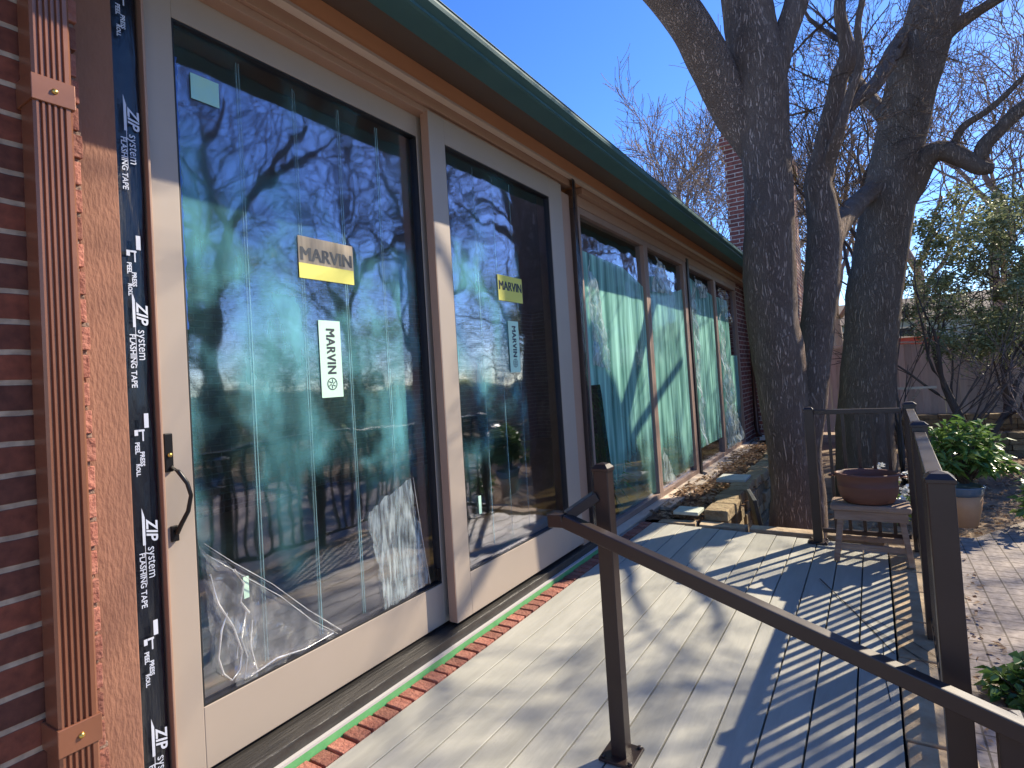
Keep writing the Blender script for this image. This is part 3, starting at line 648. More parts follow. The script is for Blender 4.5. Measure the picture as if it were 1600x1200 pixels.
def panel(a, c, n, zt=.955, ra=.045, rc=.045):
    A = Vector((*a, 0)); Cc = Vector((*c, 0)); d = (Cc-A).normalized(); A2 = A+d*ra; C2 = Cc-d*rc
    t = MB(); t.bar(A2+Vector((0, 0, zt)), C2+Vector((0, 0, zt)), .046, .034); t.build('top_rail', M_bronze, rail, bevel=.003)
    t = MB(); t.bar(A2+Vector((0, 0, .095)), C2+Vector((0, 0, .095)), .030, .030); t.build('bottom_rail', M_bronze, rail, bevel=.002)
    for k in range(n):
        p = A2.lerp(C2, (k+1)/(n+1)); t = MB(); t.box(p.x-.0105, p.x+.0105, p.y-.0105, p.y+.0105, .111, zt-.018); t.build('baluster', M_bronze, rail)
panel(P1, P2, 12); panel(P2, P3, 12); panel(P4, P3, 5, zt=.958, ra=.035)
hr = thing('handrail', (1.14, 1.87, 0), 'sloping bronze handrail on square posts crossing the foreground of the deck', 'handrail')
pp = post(hr, 1.128, 1.885, .003, 1.02, .054)
t = MB(); E0 = Vector((.966, 1.775, .832)); E1 = Vector((1.022, 1.772, .836)); E2 = Vector((2.62, 1.735, .30))
dd = (E2-E1).normalized()
t.bar(E0, E1+dd*.004, .044, .044); t.bar(E1, E2, .0442, .0442); t.build('rail', M_bronze, hr, bevel=.004)
t = MB(); t.bar((1.024, 1.79, .846), (1.106, 1.862, .905), .034, .034); t.build('return_rail', M_bronze, hr, bevel=.003)
post(hr, 2.178, 1.78, -.298, .470, .058)

# ---------------------------------------------------------------- stool with clay pot
st = thing('wooden_stool', (1.9, 4.48, .0), 'weathered wooden stool holding the clay pot at the far corner of the deck', 'stool')
b = MB(); b.box(1.655, 2.105, 4.36, 4.62, .335, .375); b.build('seat', M_oldwood, st, bevel=.012)
b = MB(); b.box(1.675, 2.085, 4.375, 4.395, .275, .334); b.box(1.675, 2.085, 4.585, 4.605, .275, .334); b.build('apron', M_oldwood, st, bevel=.003)
for (tx, bx_) in ((1.715, 1.672), (2.045, 2.085)):
    for (ty, by_) in ((4.41, 4.365), (4.57, 4.615)):
        b = MB(); b.bar((bx_, by_, .004), (tx, ty, .334), .034, .034, 0, (1, 0, 0)); b.build('leg', M_oldwood, st, bevel=.004)
for yy in (4.385, 4.60): b = MB(); b.bar((1.69, yy, .10), (2.07, yy, .10), .020, .035); b.build('stretcher', M_oldwood, st, bevel=.003)
pot = thing('clay_pot', (1.875, 4.48, .376), 'wide brown clay pot standing on the weathered stool', 'pot')
b = MB(); b.lathe([(.120, 0), (.145, .012), (.168, .06), (.176, .11), (.178, .118), (.174, .122), (.176, .16), (.181, .178), (.187, .186), (.187, .196), (.178, .200), (.168, .196), (.163, .15), (.155, .06), (.12, .03)], (1.875, 4.48, .376), 48, sy=.82)
b.build('bowl', M_clay, pot)
for s in (-1, 1):
    b = MB(); cx = 1.875+s*.184
    b.tube([(cx, 4.46, .555), (cx+s*.028, 4.455, .552), (cx+s*.034, 4.48, .550), (cx+s*.028, 4.505, .552), (cx, 4.50, .555)], [.008]*5, 8); b.build('handle', M_clay, pot)
b = MB(); b.lathe([(.160, 0), (.12, .008), (.05, .012), (.01, .012)], (1.875, 4.48, .52), 24, sy=.8); b.build('soil', M_soil, pot)

# ---------------------------------------------------------------- leaves and plants
def leaf(b, p, d, L, wd, droop=.3, m=0):
    d = d.normalized(); sdx = d.cross(Vector((0, 0, 1)))
    if sdx.length < .05: sdx = Vector((1, 0, 0))
    sdx.normalize(); a = rnd(-.8, .8); nrm = sdx.cross(d); sdx = (sdx*math.cos(a)+nrm*math.sin(a))
    mid = p+d*L*.5+Vector((0, 0, .04*L)); tip = p+d*L-Vector((0, 0, droop*L)); n = len(b.v)
    b.v += [tuple(p), tuple(mid+sdx*wd/2), tuple(tip), tuple(mid-sdx*wd/2)]; b.face((n, n+1, n+2, n+3), m)
def rdir(zlo=-.2, zhi=1.0):
    a = rnd(0, 2*math.pi); z = rnd(zlo, zhi); r_ = math.sqrt(max(0, 1-z*z)); return Vector((r_*math.cos(a), r_*math.sin(a), z))
def shrub(parent, c, rx, rz, nst, L, wd, mleaf, mst, per=9, droop=.3):
    b = MB(); s = MB()
    for i in range(nst):
        d = rdir(-.25, 1); t = Vector((d.x*rx, d.y*rx, d.z*rz if d.z > 0 else d.z*rz*.5))*rnd(.45, 1.0); tip = Vector(c)+Vector((0, 0, rz*.35))+t
        basep = Vector(c)+Vector((rnd(-.03, .03), rnd(-.03, .03), 0)); mid = basep.lerp(tip, .5)+Vector((0, 0, .05*rz))
        s.tube([basep, mid, tip], [.006, .004, .002], 4, cap=False)
        for k in range(per):
            q = tip.lerp(mid, rnd(0, .5)); leaf(b, q, (rdir(-.3, .6)+t.normalized()*.6), L*rnd(.7, 1.2), wd*rnd(.7, 1.2), droop)
    s.build('stem', mst, parent); b.build('foliage', mleaf, parent)
pp_ = thing('potted_shrub', (2.585, 6.85, -.30), 'leafy glossy green shrub in a tan pot with a dark blue rim on the pavers', 'plant')
b = MB(); b.lathe([(.105, 0), (.112, .01), (.150, .17), (.168, .30), (.16, .30), (.10, .29)], (2.585, 6.85, -.30), 32); b.build('pot', M_terra, pp_)
b = MB(); b.lathe([(.170, 0), (.176, .03), (.186, .07), (.190, .085), (.178, .088), (.165, .06), (.05, .05)], (2.585, 6.85, -.005), 32); b.build('pot_rim', M_blue, pp_)
shrub(pp_, (2.62, 6.85, .10), .37, .50, 95, .13, .042, M_leaf, M_twigd, per=13)
p2 = thing('leafy_plant', (3.12, 6.9, -.30), 'low green leafy plant at the right edge beside the brick bed', 'plant')
shrub(p2, (3.20, 6.9, -.28), .24, .42, 26, .13, .045, M_leaf, M_twigd, per=8)
p3 = thing('white_flowering_plant', (2.05, 5.5, -.3), 'low plant with white blooms behind the railing and the stool', 'plant')
shrub(p3, (2.06, 5.45, .0), .15, .28, 22, .09, .04, M_leaf, M_twigd, per=7)
for i in range(24):
    b = MB(); c = Vector((2.02+rnd(-.11, .11), 5.30+rnd(-.09, .06), .38+rnd(-.14, .12)))
    for k in range(9): leaf(b, c, rdir(-.2, 1), .038, .026, .1)
    b.build('bloom', M_petal, p3)
p5 = thing('house_plant', (-.20, 4.93, .02), 'tall green plant standing indoors behind the first window beside the doors', 'plant')
shrub(p5, (-.20, 4.93, .05), .11, .95, 40, .26, .020, M_leaf, M_leaf, per=6)
p4 = thing('ivy_clump', (2.52, 3.55, -.30), 'low patch of bright green ivy beside the stone curb', 'plant')
shrub(p4, (2.50, 3.50, -.31), .22, .14, 60, .07, .05, M_leaf, M_twigd, per=8)

# ---------------------------------------------------------------- trees
def branch(b, p, d, r, L, lvl, tips=None, gnarl=.35, lift=.12, sides=5, kids=3, minr=.0035, spread=.9):
    n = max(3, int(L/.22)); pts = [p.copy()]; rad = [r]; dv = d.normalized(); q = p.copy(); rend = max(minr, r*.38)
    for i in range(n):
        dv = (dv+Vector((rnd(-1, 1), rnd(-1, 1), rnd(-1, 1)))*gnarl*.55+Vector((0, 0, lift*.3))).normalized(); q = q+dv*(L/n)
        pts.append(q.copy()); rad.append(r+(rend-r)*(i+1)/n)
    b.tube(pts, rad, sides, cap=False)
    if lvl <= 0:
        if tips is not None: tips.append((pts[-1], dv.copy()))
        return
    nk = kids+int(rnd(0, 2))
    for k in range(nk):
        t = .25+.75*(k+rnd(.2, 1))/nk; t = min(1, t); i = min(n-1, int(t*n)); pp0 = pts[i].lerp(pts[i+1], t*n-i if t*n-i <= 1 else 1)
        bd = (pts[i+1]-pts[i]).normalized(); x, y, _ = frame_of(bd); a = rnd(0, 2*math.pi); sp_ = rnd(.5, 1)*spread
        nd = (bd+(x*math.cos(a)+y*math.sin(a))*sp_).normalized(); rr = max(minr, (r+(rend-r)*t)*rnd(.5, .72))
        branch(b, pp0, nd, rr, L*rnd(.5, .78), lvl-1, tips, gnarl, lift, max(3, sides-1), kids, minr, spread)
def limb(b, nodes, sides=14, wob=.10, sub=5):
    """smooth tapering limb through measured nodes (x, y, z, radius)"""
    P = [Vector(n_[:3]) for n_ in nodes]; Rr = [n_[3] for n_ in nodes]; pts = []; rad = []
    for i in range(len(P)-1):
        p0 = P[max(i-1, 0)]; p1 = P[i]; p2_ = P[i+1]; p3_ = P[min(i+2, len(P)-1)]
        for k in range(sub):
            t = k/sub; pts.append(.5*((2*p1)+(p2_-p0)*t+(2*p0-5*p1+4*p2_-p3_)*t*t+(3*p1-p0-3*p2_+p3_)*t**3)); rad.append(Rr[i]+(Rr[i+1]-Rr[i])*t)
    pts.append(P[-1]); rad.append(Rr[-1]); b.tube(pts, rad, sides, wob=wob); return pts, rad
def crown_from(b, specs, lvl, kids=3, gnarl=.35, **k):
    for p, d, r_, L in specs: branch(b, Vector(p), Vector(d), r_, L, lvl, None, gnarl, kids=kids, **k)

A = [(1.29, 5.6, -.55, .26), (1.27, 5.6, -.26, .20), (1.28, 5.6, .24, .168), (1.27, 5.6, .87, .190), (1.25, 5.6, 1.38, .222), (1.23, 5.6, 1.84, .218), (1.24, 5.6, 2.3, .214), (1.27, 5.6, 2.87, .204), (1.28, 5.6, 3.33, .206), (1.27, 5.6, 3.74, .225), (1.24, 5.62, 4.17, .226), (1.21, 5.65, 4.67, .215), (1.15, 5.7, 5.6, .19), (1.2, 5.9, 6.8, .15)]
AL = [(1.22, 5.6, 3.1, .10), (1.15, 5.6, 3.37, .145), (1.05, 5.55, 3.59, .165), (.97, 5.45, 3.84, .175), (.87, 5.3, 4.16, .178), (.77, 5.15, 4.41, .175), (.65, 5.0, 4.61, .165), (.40, 4.75, 4.95, .15), (.1, 4.4, 5.4, .12)]
AR = [(1.28, 5.6, 3.6, .12), (1.36, 5.6, 3.83, .125), (1.46, 5.7, 4.19, .109), (1.56, 5.8, 4.49, .104), (1.63, 5.9, 4.81, .099), (1.8, 6.1, 5.6, .08)]
B_ = [(1.33, 5.85, -.55, .2), (1.38, 5.92, .0, .14), (1.4, 5.95, .54, .120), (1.46, 6.0, 1.01, .134), (1.52, 6.1, 1.48, .148), (1.6, 6.2, 2.02, .152), (1.65, 6.3, 2.46, .160), (1.65, 6.3, 2.83, .136), (1.63, 6.3, 3.05, .122), (1.71, 6.3, 3.35, .104), (1.77, 6.3, 3.61, .092), (1.82, 6.3, 3.78, .083), (1.88, 6.3, 4.01, .079), (1.96, 6.3, 4.13, .090), (1.95, 6.3, 4.35, .060), (1.92, 6.3, 4.61, .054), (1.95, 6.3, 4.84, .048), (2.05, 6.3, 5.6, .03)]
B2 = [(1.619, 6.250, 2.345, 0.092), (1.658, 6.450, 2.452, 0.107), (1.728, 6.950, 2.692, 0.111), (1.847, 7.500, 2.970, 0.111), (1.974, 8.100, 3.236, 0.111), (2.099, 8.600, 3.441, 0.125), (2.233, 8.800, 3.567, 0.123)]
B3 = [(1.735, 6.300, 3.463, 0.074), (1.786, 6.400, 3.652, 0.077), (1.955, 6.900, 3.966, 0.079), (2.175, 7.500, 4.306, 0.077), (2.336, 8.000, 4.720, 0.089), (2.473, 8.450, 5.076, 0.097), (2.612, 8.800, 5.384, 0.100)]
B4 = [(1.64, 6.3, 2.95, .08), (1.70, 6.3, 3.13, .080), (1.85, 6.1, 3.45, .047), (1.92, 6.1, 3.67, .041), (2.05, 6.1, 4.01, .035), (2.05, 6.1, 4.33, .029), (2.13, 6.1, 4.65, .026)]
C_ = [(1.80, 7.0, -.6, .38), (1.81, 7.0, -.15, .30), (1.83, 7.0, .27, .272), (1.87, 7.0, .8, .259), (1.93, 7.0, 1.33, .251), (2.0, 7.0, 1.85, .254), (2.09, 7.0, 2.37, .250), (2.23, 7.0, 3.0, .235), (2.37, 7.0, 3.61, .226), (2.54, 7.0, 4.21, .226), (2.69, 7.0, 4.66, .225), (2.78, 7.0, 5.01, .215), (3.0, 7.1, 6.0, .18), (3.1, 7.2, 7.2, .13)]
CR = [(2.30, 7.0, 2.85, .12), (2.41, 7.0, 3.02, .120), (2.53, 6.95, 3.23, .105), (2.65, 6.9, 3.28, .092), (2.79, 6.9, 3.18, .088), (2.93, 6.9, 3.04, .070), (3.03, 6.9, 3.01, .045)]
CR2 = [(2.88, 6.9, 3.10, .05), (2.95, 6.9, 3.16, .066), (2.99, 6.9, 3.25, .065), (3.11, 6.9, 3.37, .059), (3.23, 6.9, 3.48, .066), (3.39, 6.9, 3.58, .055)]
CR3 = [(2.70, 6.9, 3.2, .03), (2.74, 6.9, 3.26, .036), (2.83, 6.9, 3.45, .034), (3.01, 6.9, 3.55, .030), (3.17, 6.9, 3.67, .026), (3.29, 6.9, 3.78, .023), (3.6, 6.9, 4.0, .018)]
CR4 = [(2.72, 7.0, 4.4, .09), (2.81, 7.0, 4.46, .078), (2.89, 7.0, 4.49, .064), (3.04, 7.0, 4.55, .048), (3.23, 7.0, 4.62, .042), (3.45, 7.0, 4.7, .035)]
CR5 = [(2.33, 7.05, 3.45, .09), (2.25, 7.4, 3.9, .085), (2.05, 7.9, 4.5, .075), (2.0, 8.5, 4.95, .065), (2.0, 9.1, 5.3, .055), (1.95, 9.8, 5.7, .045)]  # CR5 and CR6: added limbs, placed to throw diagonal shadows on the windows
CR6 = [(2.30, 7.05, 3.3, .05), (2.5, 7.8, 3.9, .045), (2.55, 8.7, 4.3, .04), (2.8, 9.8, 4.9, .03)]
KC = 1.25; E0c = (1.954, 0, 1.324)
def farther(nodes): return [tuple(E0c[i]+(n_[i]-E0c[i])*KC for i in range(3))+(n_[3]*KC,) for n_ in nodes]
C_, CR, CR2, CR3, CR4, CR5, CR6 = [farther(q) for q in (C_, CR, CR2, CR3, CR4, CR5, CR6)]
def end(nodes): a = Vector(nodes[-2][:3]); c = Vector(nodes[-1][:3]); return c, (c-a).normalized(), nodes[-1][3]
def big_tree(name, label, mainlimbs, extra, m, base, crown):
    t = thing(name, base, label, 'tree')
    b = MB()
    for L_ in mainlimbs: limb(b, L_)
    b.build('trunk', m, t)
    b = MB()
    for L_ in extra: limb(b, L_, sides=9, wob=.16)
    for p, d, r_, L in crown: branch(b, Vector(p), Vector(d), r_, L, 3, None, .30, kids=2 if L >= 2 else 3, lift=.1, minr=.0030)
    b.build('limb', m, t); return t
def sprout(nodes, n, r_, L, side=None, lo=.2):
    """starting points for side branches along a limb"""
    out = []
    for k in range(n):
        t = lo+(1-lo)*(k+rnd(0, 1))/n; f = t*(len(nodes)-1); i = min(len(nodes)-2, int(f)); p = Vector(nodes[i][:3]).lerp(Vector(nodes[i+1][:3]), f-i)
        d = rdir(-.1, .8)
        if side is not None: d = (d+Vector(side)*1.0).normalized()
        out.append((p, d, r_*rnd(.6, 1.2), L*rnd(.7, 1.2)))
    return out
cA = [(end(A)[0], end(A)[1], .12, 2.4), (end(AL)[0], end(AL)[1], .10, 2.2), (end(AR)[0], end(AR)[1], .07, 2.2), (Vector((1.2, 5.8, 6.3)), Vector((.8, -.3, .6)), .08, 2.2), (Vector((1.15, 5.7, 5.6)), Vector((-.6, -.6, .7)), .08, 2.2)]
cB = [(end(B_)[0], end(B_)[1], .03, 1.3), (end(B4)[0], end(B4)[1], .024, 1.2), (Vector((1.95, 6.3, 4.3)), Vector((-.5, .5, .6)), .03, 1.2)]
cB += sprout(B_[7:], 7, .016, .8) + sprout(B3, 3, .014, .6) + sprout(B4, 5, .012, .6) + sprout(B2, 2, .012, .5)
cC = [(end(C_)[0], end(C_)[1], .11, 2.4), (end(CR2)[0], end(CR2)[1], .040, 1.0), (end(CR3)[0], end(CR3)[1], .014, .8), (end(CR4)[0], end(CR4)[1], .026, .9), (Vector(C_[-2][:3]), Vector((-.6, .5, .6)), .07, 2.0)]
cC += sprout(CR2, 2, .010, .6) + sprout(CR3, 2, .008, .5) + sprout(CR4, 3, .009, .6) + sprout(C_[7:11], 4, .010, .5, (1, 0, .2)) + sprout(CR5[2:], 6, .012, .7) + sprout(CR6[2:], 4, .010, .6)
big_tree('oak_tree', 'grey barked oak nearest the deck with two leaning trunks and a heavy left limb', [A, AL, AR, B_], [B2, B3, B4], M_barkA, (1.3, 5.65, -.5), cA+cB)
big_tree('oak_tree', 'thick oak leaning right behind the railing with a stubby crooked right branch', [C_], [CR, CR2, CR3, CR4, CR5, CR6], M_barkB, (1.80, 8.75, -1.0), cC)

def bare_tree(x, y, h, label, m, seed, lvl=5, r=.16, spread=.9, kids=3, group=None, gn=.38, lift=.16, minr=.006, z0=-.46):
    global rng
    keep = rng; rng = random.Random(seed)
    t = thing('bare_tree', (x, y, z0), label, 'tree', group)
    b = MB(); pts = [Vector((x+rnd(-.15, .15)*k*.4, y+rnd(-.15, .15)*k*.4, z0+h*.42*k/5)) for k in range(6)]
    b.tube(pts, [r*(1.15-.11*k) for k in range(6)], 9, wob=.1); b.build('trunk', m, t)
    b = MB()
    for k in range(4):
        a = 2*math.pi*k/4+rnd(-.5, .5); st_ = pts[3+k % 3]
        branch(b, st_, Vector((math.cos(a)*.7, math.sin(a)*.7, 1)), r*.48, h*.30, lvl-1, None, gn, lift, 6, kids, minr, spread)
    branch(b, pts[-1], Vector((0, 0, 1)), r*.6, h*.30, lvl-1, None, gn, lift, 6, kids, minr, spread)
    b.build('crown', m, t)
    rng = keep; return t
bt = 'bare trees beyond the yard'
bare_tree(-3.2, 20, 12.5, 'pale bare tree rising behind the brick chimney and roof', M_twig, 11, r=.20, group=bt, minr=.010, lvl=5, kids=4)
bare_tree(-.6, 27, 13, 'bare tree between the chimney and the near oak trunk, far back', M_twig, 23, r=.2, group=bt, minr=.011, lvl=5, kids=4)
bare_tree(2.0, 15.0, 9.5, 'slender bare tree seen between the two oak trunks', M_twigd, 31, r=.12, group=bt, minr=.006)
bare_tree(4.9, 19, 11.5, 'bare tree behind the fence right of the leaning oak', M_twig, 44, r=.17, group=bt, minr=.007)
bare_tree(3.3, 24, 13.5, 'tall bare tree far behind the fence above the evergreens', M_twig, 52, r=.2, group=bt, minr=.009)
bare_tree(6.4, 14.5, 10.5, 'bare tree at the right edge in front of the fence', M_twig, 67, r=.15, group=bt, minr=.006, lvl=4)
# trees across the yard that the door glass mirrors
bare_tree(1.2, 19.5, 11.5, 'bare tree behind the middle oak trunk, beyond the fence', M_twig, 131, r=.15, group=bt, minr=.008, lvl=5)
bare_tree(7.2, 20.5, 12.5, 'bare tree beyond the fence at the far right edge', M_twig, 137, r=.18, group=bt, minr=.008, lvl=5)
mt = 'trees mirrored in the door glass'
bare_tree(9.6, 6.9, 11.5, 'broad bare oak across the yard, mirrored in the left door', M_barkB, 71, r=.24, group=mt, gn=.5, lvl=5, spread=1.1, minr=.008)
bare_tree(11.5, 12.5, 11.5, 'bare oak by the side fence, mirrored at the right of the left door', M_barkB, 83, r=.2, group=mt, gn=.45, lvl=5, minr=.009)
bare_tree(8.2, 11.8, 10.5, 'bare tree mirrored in the middle of the glass doors', M_barkB, 97, r=.18, group=mt, gn=.45, lvl=5, minr=.008)
bare_tree(14.5, 9.0, 12, 'farthest bare tree mirrored low in the left door', M_barkB, 101, r=.2, group=mt, gn=.45, lvl=5, minr=.010)

def evergreen(x, y, h, wd, label, seed, n=6500, z0=-.46, zlo=.25, name='evergreen_tree'):
    global rng
    keep = rng; rng = random.Random(seed)
    t = thing(name, (x, y, z0), label, 'tree', 'evergreens by the fence')
    b = MB(); tips = []
    for k in range(3):
        a = 2*math.pi*k/3+rnd(-.4, .4); branch(b, Vector((x, y, z0)), Vector((math.cos(a)*.35, math.sin(a)*.35, 1)), .06, h*.55, 3, tips, .35, .1, 6, 3, .006, .9)
    b.build('trunk', M_twigd, t)
    f = MB(); cl = []
    for k in range(46):
        a = rnd(0, 2*math.pi); q = rnd(0, 1)**.5; zz = rnd(zlo, 1); pr_ = math.sin(math.pi*min(1, (zz-zlo)/(1-zlo)*.85+.12))
        cl.append((Vector((x+math.cos(a)*q*wd*pr_, y+math.sin(a)*q*wd*pr_, z0+zz*h)), rnd(.16, .42)*wd*.75))
    for k in range(n):
        c, cr = cl[int(rnd(0, len(cl)-.01))]; d = rdir(-1, 1); leaf(f, c+d*cr*rnd(.2, 1)**.6, rdir(-.6, .8), rnd(.06, .11), rnd(.03, .05), .2)
    f.build('crown', M_leafe, t); rng = keep; return t
evergreen(3.25, 11.4, 4.3, 1.15, 'dusty green evergreen just right of the leaning oak', 5, n=8000, zlo=.42)
evergreen(4.7, 12.4, 4.6, 1.3, 'dusty green evergreen at the right edge of the yard', 6, n=9000, zlo=.40)
evergreen(4.1, 14.2, 4.9, 1.4, 'farther evergreen rising between the two nearer ones', 7, n=7000, zlo=.3)
evergreen(10.5, 4.2, 3.2, 1.6, 'evergreen bush across the patio, mirrored in the left door', 8, n=6000, zlo=.05)
evergreen(10.2, 8.7, 3.0, 1.7, 'evergreen bush below the bare oak, mirrored in the glass', 9, n=6000, zlo=.05)
evergreen(7.6, 9.2, 2.2, 1.2, 'low evergreen bush mirrored in the right door', 10, n=5000, zlo=.05)
evergreen(12.5, 15.5, 4.5, 2.4, 'wide evergreen at the side fence, mirrored in the glass', 12, n=7000, zlo=.05)

for q, (hx, hy, hh, hw) in enumerate(((13.5, 6.0, 5.6, 3.2), (13.0, 9.5, 6.0, 3.2), (12.0, 13.0, 5.8, 3.2), (8.6, 16.5, 5.4, 3.0))):
    evergreen(hx, hy, hh, hw, ['tall', 'broad', 'dense', 'dark'][q]+' evergreen across the yard, mirrored '+['low at the left of the left door', 'in the middle of the left door', 'at the right of the left door', 'in the right door'][q], 200+q, n=14000, zlo=.02)
# bare shrub in front of the fence, with long thin stems
sb = thing('bare_shrub', (2.35, 9.4, -.4), 'leafless shrub with thin upright stems in front of the fence', 'shrub')
b = MB()
for d, L in (((.15, 0, 1), 1.7), ((.5, .1, 1), 1.7), ((.8, 0, .8), 1.9), ((1, .1, .45), 1.6), ((-.1, .1, 1), 1.5)): branch(b, Vector((2.2, 9.4, -.4)), Vector(d), .026, L, 2, None, .22, .15, 5, 3, .004, .6)
b.build('stem', M_twigd, sb)
sb = thing('bare_shrub', (3.9, 9.6, -.4), 'pale leafless shrub spreading low at the right edge', 'shrub')
b = MB()
for k in range(5): branch(b, Vector((3.9, 9.6, -.4)), Vector((rnd(-1, .5), rnd(-.5, .5), rnd(.4, 1))), .016, rnd(.9, 1.5), 3, None, .3, .02, 4, 3, .0035, .8)
b.build('stem', M_twig, sb)

# ---------------------------------------------------------------- fence, terraces, neighbours
fe = thing('wooden_fence', (4, 16, -.46), 'brown vertical board fence across the back of the yard', 'fence')
b = MB(); x = -1.0
while x < 14:
    top = 1.62-.055*max(0, x-2.4)*1.0+rnd(-.008, .008); b.box(x, x+.136, 16+rnd(-.004, .004), 16.02, -.4, top); x += .1385
b.build('board', M_fence, fe)
b = MB()
b.bar((-1, 16.0, 1.665), (2.4, 16.0, 1.665), .10, .035); b.bar((2.4, 16.0, 1.665), (14, 16.0, 1.665-.055*11.6), .10, .035)
b.build('cap_rail', M_fence, fe)
fe2 = thing('wooden_fence', (14, 8, -.46), 'side fence of vertical boards far right, seen only mirrored in the doors', 'fence')
b = MB(); y = -6
while y < 16:
    b.box(16, 16.02, y, y+.136, -.45, 1.45+rnd(-.01, .01)); y += .142
b.build('board', M_fence, fe2)
tw = thing('terrace_wall', (4.5, 12.4, -.46), 'low stacked stone terrace wall in front of the fence', 'wall')
b = MB()
for k in range(4): 
    x = 2.4
    while x < 9: dx = rnd(.25, .5); b.box(x, x+dx-.008, 12.6+rnd(0, .03), 12.95, -.46+k*.10, -.46+(k+1)*.10-.006); x += dx
b.build('stone', M_stonew, tw, bevel=.008)
tw = thing('terrace_wall', (5.5, 14, -.46), 'upper stone terrace wall just below the fence', 'wall')
b = MB()
for k in range(6):
    x = 2.2
    while x < 10: dx = rnd(.3, .6); b.box(x, x+dx-.008, 14.1+rnd(0, .03), 14.5, -.46+k*.10, -.46+(k+1)*.10-.006); x += dx
b.build('stone', M_stonew, tw, bevel=.008)
ss = thing('stacked_stone_steps', (2.3, 9, -.46), 'stacked stone steps behind the far railing, left of the potted shrub', 'steps')
b = MB()
for k in range(5): stones(b, 2.22+.02*k, 2.95, 8.6+k*.28, 8.9+k*.28, -.46, -.36+k*.13, .35, .3, .02)
b.build('stone', M_stonew, ss, bevel=.008)
# bed with retaining wall
rw = thing('retaining_wall', (.9, 7.5, -.46), 'low mossy stone retaining wall holding the leafy bed under the windows', 'wall')
b = MB()
for k in range(5):
    y = 5.18
    while y < 11.2:
        dy = rnd(.18, .38); ex = .81+rnd(-.03, .025)-.0*k; b.box(ex-.20, ex, y, y+dy-.008, -.46+k*.11+rnd(0, .01), -.46+(k+1)*.11); y += dy
b.build('stone', M_stonew, rw, bevel=.012)
b = MB(); nx, ny = 16, 90
for j in range(ny+1):
    for i in range(nx+1):
        x = .06+.60*i/nx; y = 5.17+6.2*j/ny; b.v.append((x, y, -.09+.20*0+.10*mnoise.noise(Vector((x*4, y*4, 0)))+.05*mnoise.noise(Vector((x*12, y*12, 3)))+.045))
for j in range(ny):
    for i in range(nx):
        a = j*(nx+1)+i; b.face((a, a+1, a+nx+2, a+nx+1), 0, True)
tag(b.build('planting_bed', M_soil, loc=(0, 0, 0)), kind='structure')
b = MB()
def litter(b, x0, x1, y0, y1, z, n, s=.05, jz=.03):
    for k in range(n):
        x = rnd(x0, x1); y = rnd(y0, y1); zz = z(x, y) if callable(z) else z
        leaf(b, Vector((x, y, zz+rnd(.002, jz))), rdir(-.15, .35), s*rnd(.5, 1.2), s*.55*rnd(.6, 1.2), 0)
litter(b, .1, .80, 5.2, 11.3, lambda x, y: -.035+.10*mnoise.noise(Vector((x*4, y*4, 0))), 4200, .06, .05)
tag(b.build('leaf_litter', M_leafdead), 'dry brown leaves covering the narrow bed under the windows', 'leaves', kind='stuff')
b = MB(); litter(b, 2.3, 8, 6.5, 12.6, -.455, 6500, .07, .03); litter(b, 2.2, 2.5, 2.5, 6.3, -.297, 200, .04, .01); litter(b, 2.6, 6, 0, 7.0, -.299, 160, .04, .01); litter(b, 1.0, 2.6, 5.2, 8.4, -.455, 900, .07, .03)
tag(b.build('fallen_leaves', M_leafdead), 'fallen brown leaves scattered over the yard and pavers', 'leaves', kind='stuff')
# bed edge at the right of the pavers
# leaning slabs between wall and trunk, stepping slabs in the bed
o = MB(); o.bar((.97, 5.75, -.2), (.93, 5.68, .14), .30, .035, 0, (1, .35, .1)); tag(o.build('slate_slab', M_slate, bevel=.006), 'dark slate slab leaning between the retaining wall and the oak', 'slab')
o = MB(); o.box(.36, .58, 5.12, 5.34, .045, .075); tag(o.build('paving_slab', M_stickP if False else mat('pale_slab', (.42, .47, .40), (.50, .52, .44), scale=8, rough=.9), bevel=.005), 'small pale stone slab at the near end of the bed', 'slab')
o = MB(); o.box(.42, .72, 6.55, 6.9, .075, .11); tag(o.build('paving_slab', mat('pale_slab_b', (.36, .38, .36), (.45, .46, .42), scale=8, rough=.9), bevel=.005), 'pale stone slab lying farther along the bed', 'slab')
sbk = MB(); sbk.box(.22, .80, 10.75, 11.05, .03, .05); sbk.box(.22, .80, 10.75, 10.77, .051, .09); sbk.box(.22, .80, 11.03, 11.05, .051, .09)
tag(sbk.build('splash_block', mat('pale_concrete', (.5, .5, .5), (.42, .42, .42), scale=9, rough=.9), bevel=.004), 'grey splash block under the far downspout', 'splash block')
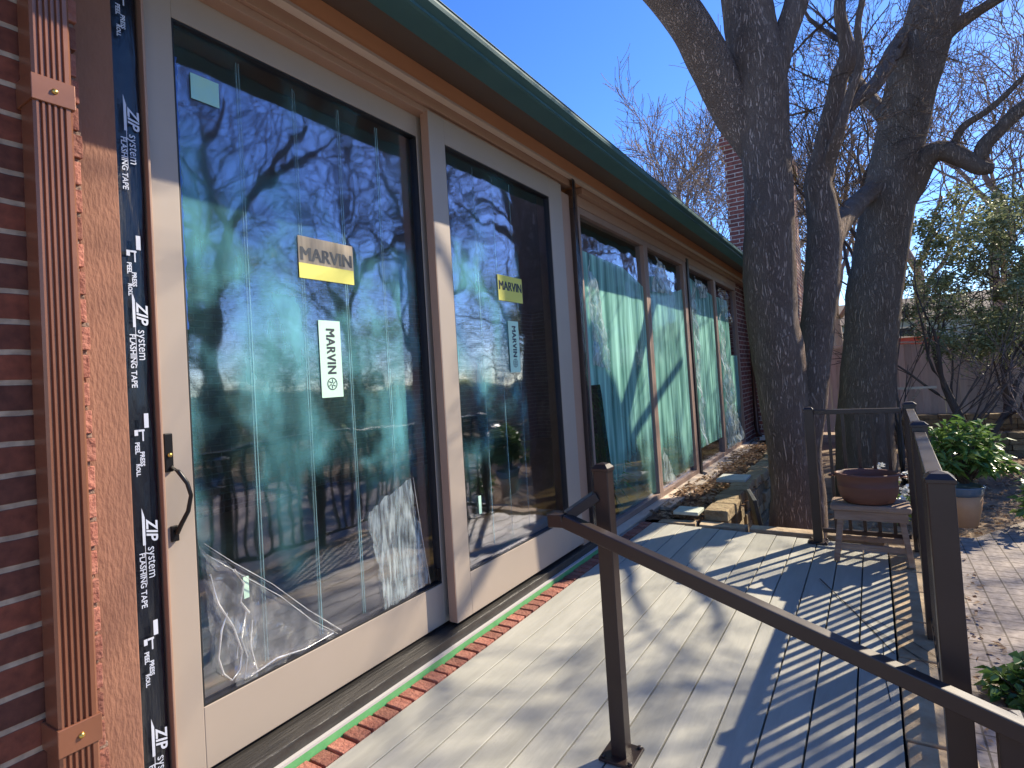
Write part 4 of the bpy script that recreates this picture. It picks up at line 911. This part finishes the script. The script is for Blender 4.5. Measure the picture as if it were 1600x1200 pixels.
# fallen twig on the deck
tg = MB(); keep = rng; rng = random.Random(3)
branch(tg, Vector((1.60, 3.95, .012)), Vector((.45, -1, 0)), .004, .95, 1, None, .12, 0, 4, 3, .0018, .6)
tg.v = [(v[0], v[1], max(.003, min(.03, v[2]*.3+.006))) for v in tg.v]; rng = keep
tag(tg.build('fallen_twig', M_twigd), 'thin bare twig fallen on the deck boards by the railing', 'twig')
# beam on a sawhorse-like stand near the shrub
bm = thing('garden_frame', (2.4, 9.9, -.4), 'weathered timber frame with a pale cross bar in front of the fence', 'frame')
b = MB(); b.bar((2.08, 10, .87), (2.70, 10, .87), .035, .030); b.build('cross_bar', mat('bleached_wood', (.55, .45, .33), rough=.8), bm)
b = MB(); b.bar((2.02, 9.97, .12), (2.50, 9.98, .84), .03, .04); b.bar((2.1, 9.99, .85), (2.1, 9.99, -.42), .04, .04); b.bar((2.66, 9.99, .85), (2.66, 9.99, -.42), .03, .03); b.build('leg', M_oldwood, bm)
# beyond the fence
sh = thing('red_shed', (3.3, 20, .0), 'low red shed with white trim seen just over the fence', 'shed')
b = MB(); b.box(2.0, 3.6, 20, 22, -.3, 1.86); b.build('wall', M_red, sh)
b = MB(); b.box(1.95, 3.65, 19.95, 22.05, 1.861, 1.91); b.build('trim', M_lip, sh)
nh = thing('grey_house', (4, 34, .3), 'grey house with a low roof far behind the fence', 'house')
b = MB(); b.box(-1, 9, 34, 40, .3, 3.1); b.build('wall', M_grey, nh)
b = MB(); n = len(b.v); b.v += [(-1.4, 33.6, 3.1), (9.4, 33.6, 3.1), (9.4, 40.4, 3.1), (-1.4, 40.4, 3.1), (-1.4, 37, 4.4), (9.4, 37, 4.4)]
for q in ((0,1,5,4), (2,3,4,5), (0,4,3), (1,2,5), (0,3,2,1)): b.face(tuple(n+i for i in q))
b.build('roof', M_soffit, nh)
for k in range(3):
    b = MB(); x = .2+k*3; b.box(x, x+1.2, 33.93, 33.99, 1.4, 2.7, 0); b.box(x-.08, x+1.28, 33.96, 33.995, 1.32, 2.78, 1); b.build('window', [M_gasket, M_lip], nh)
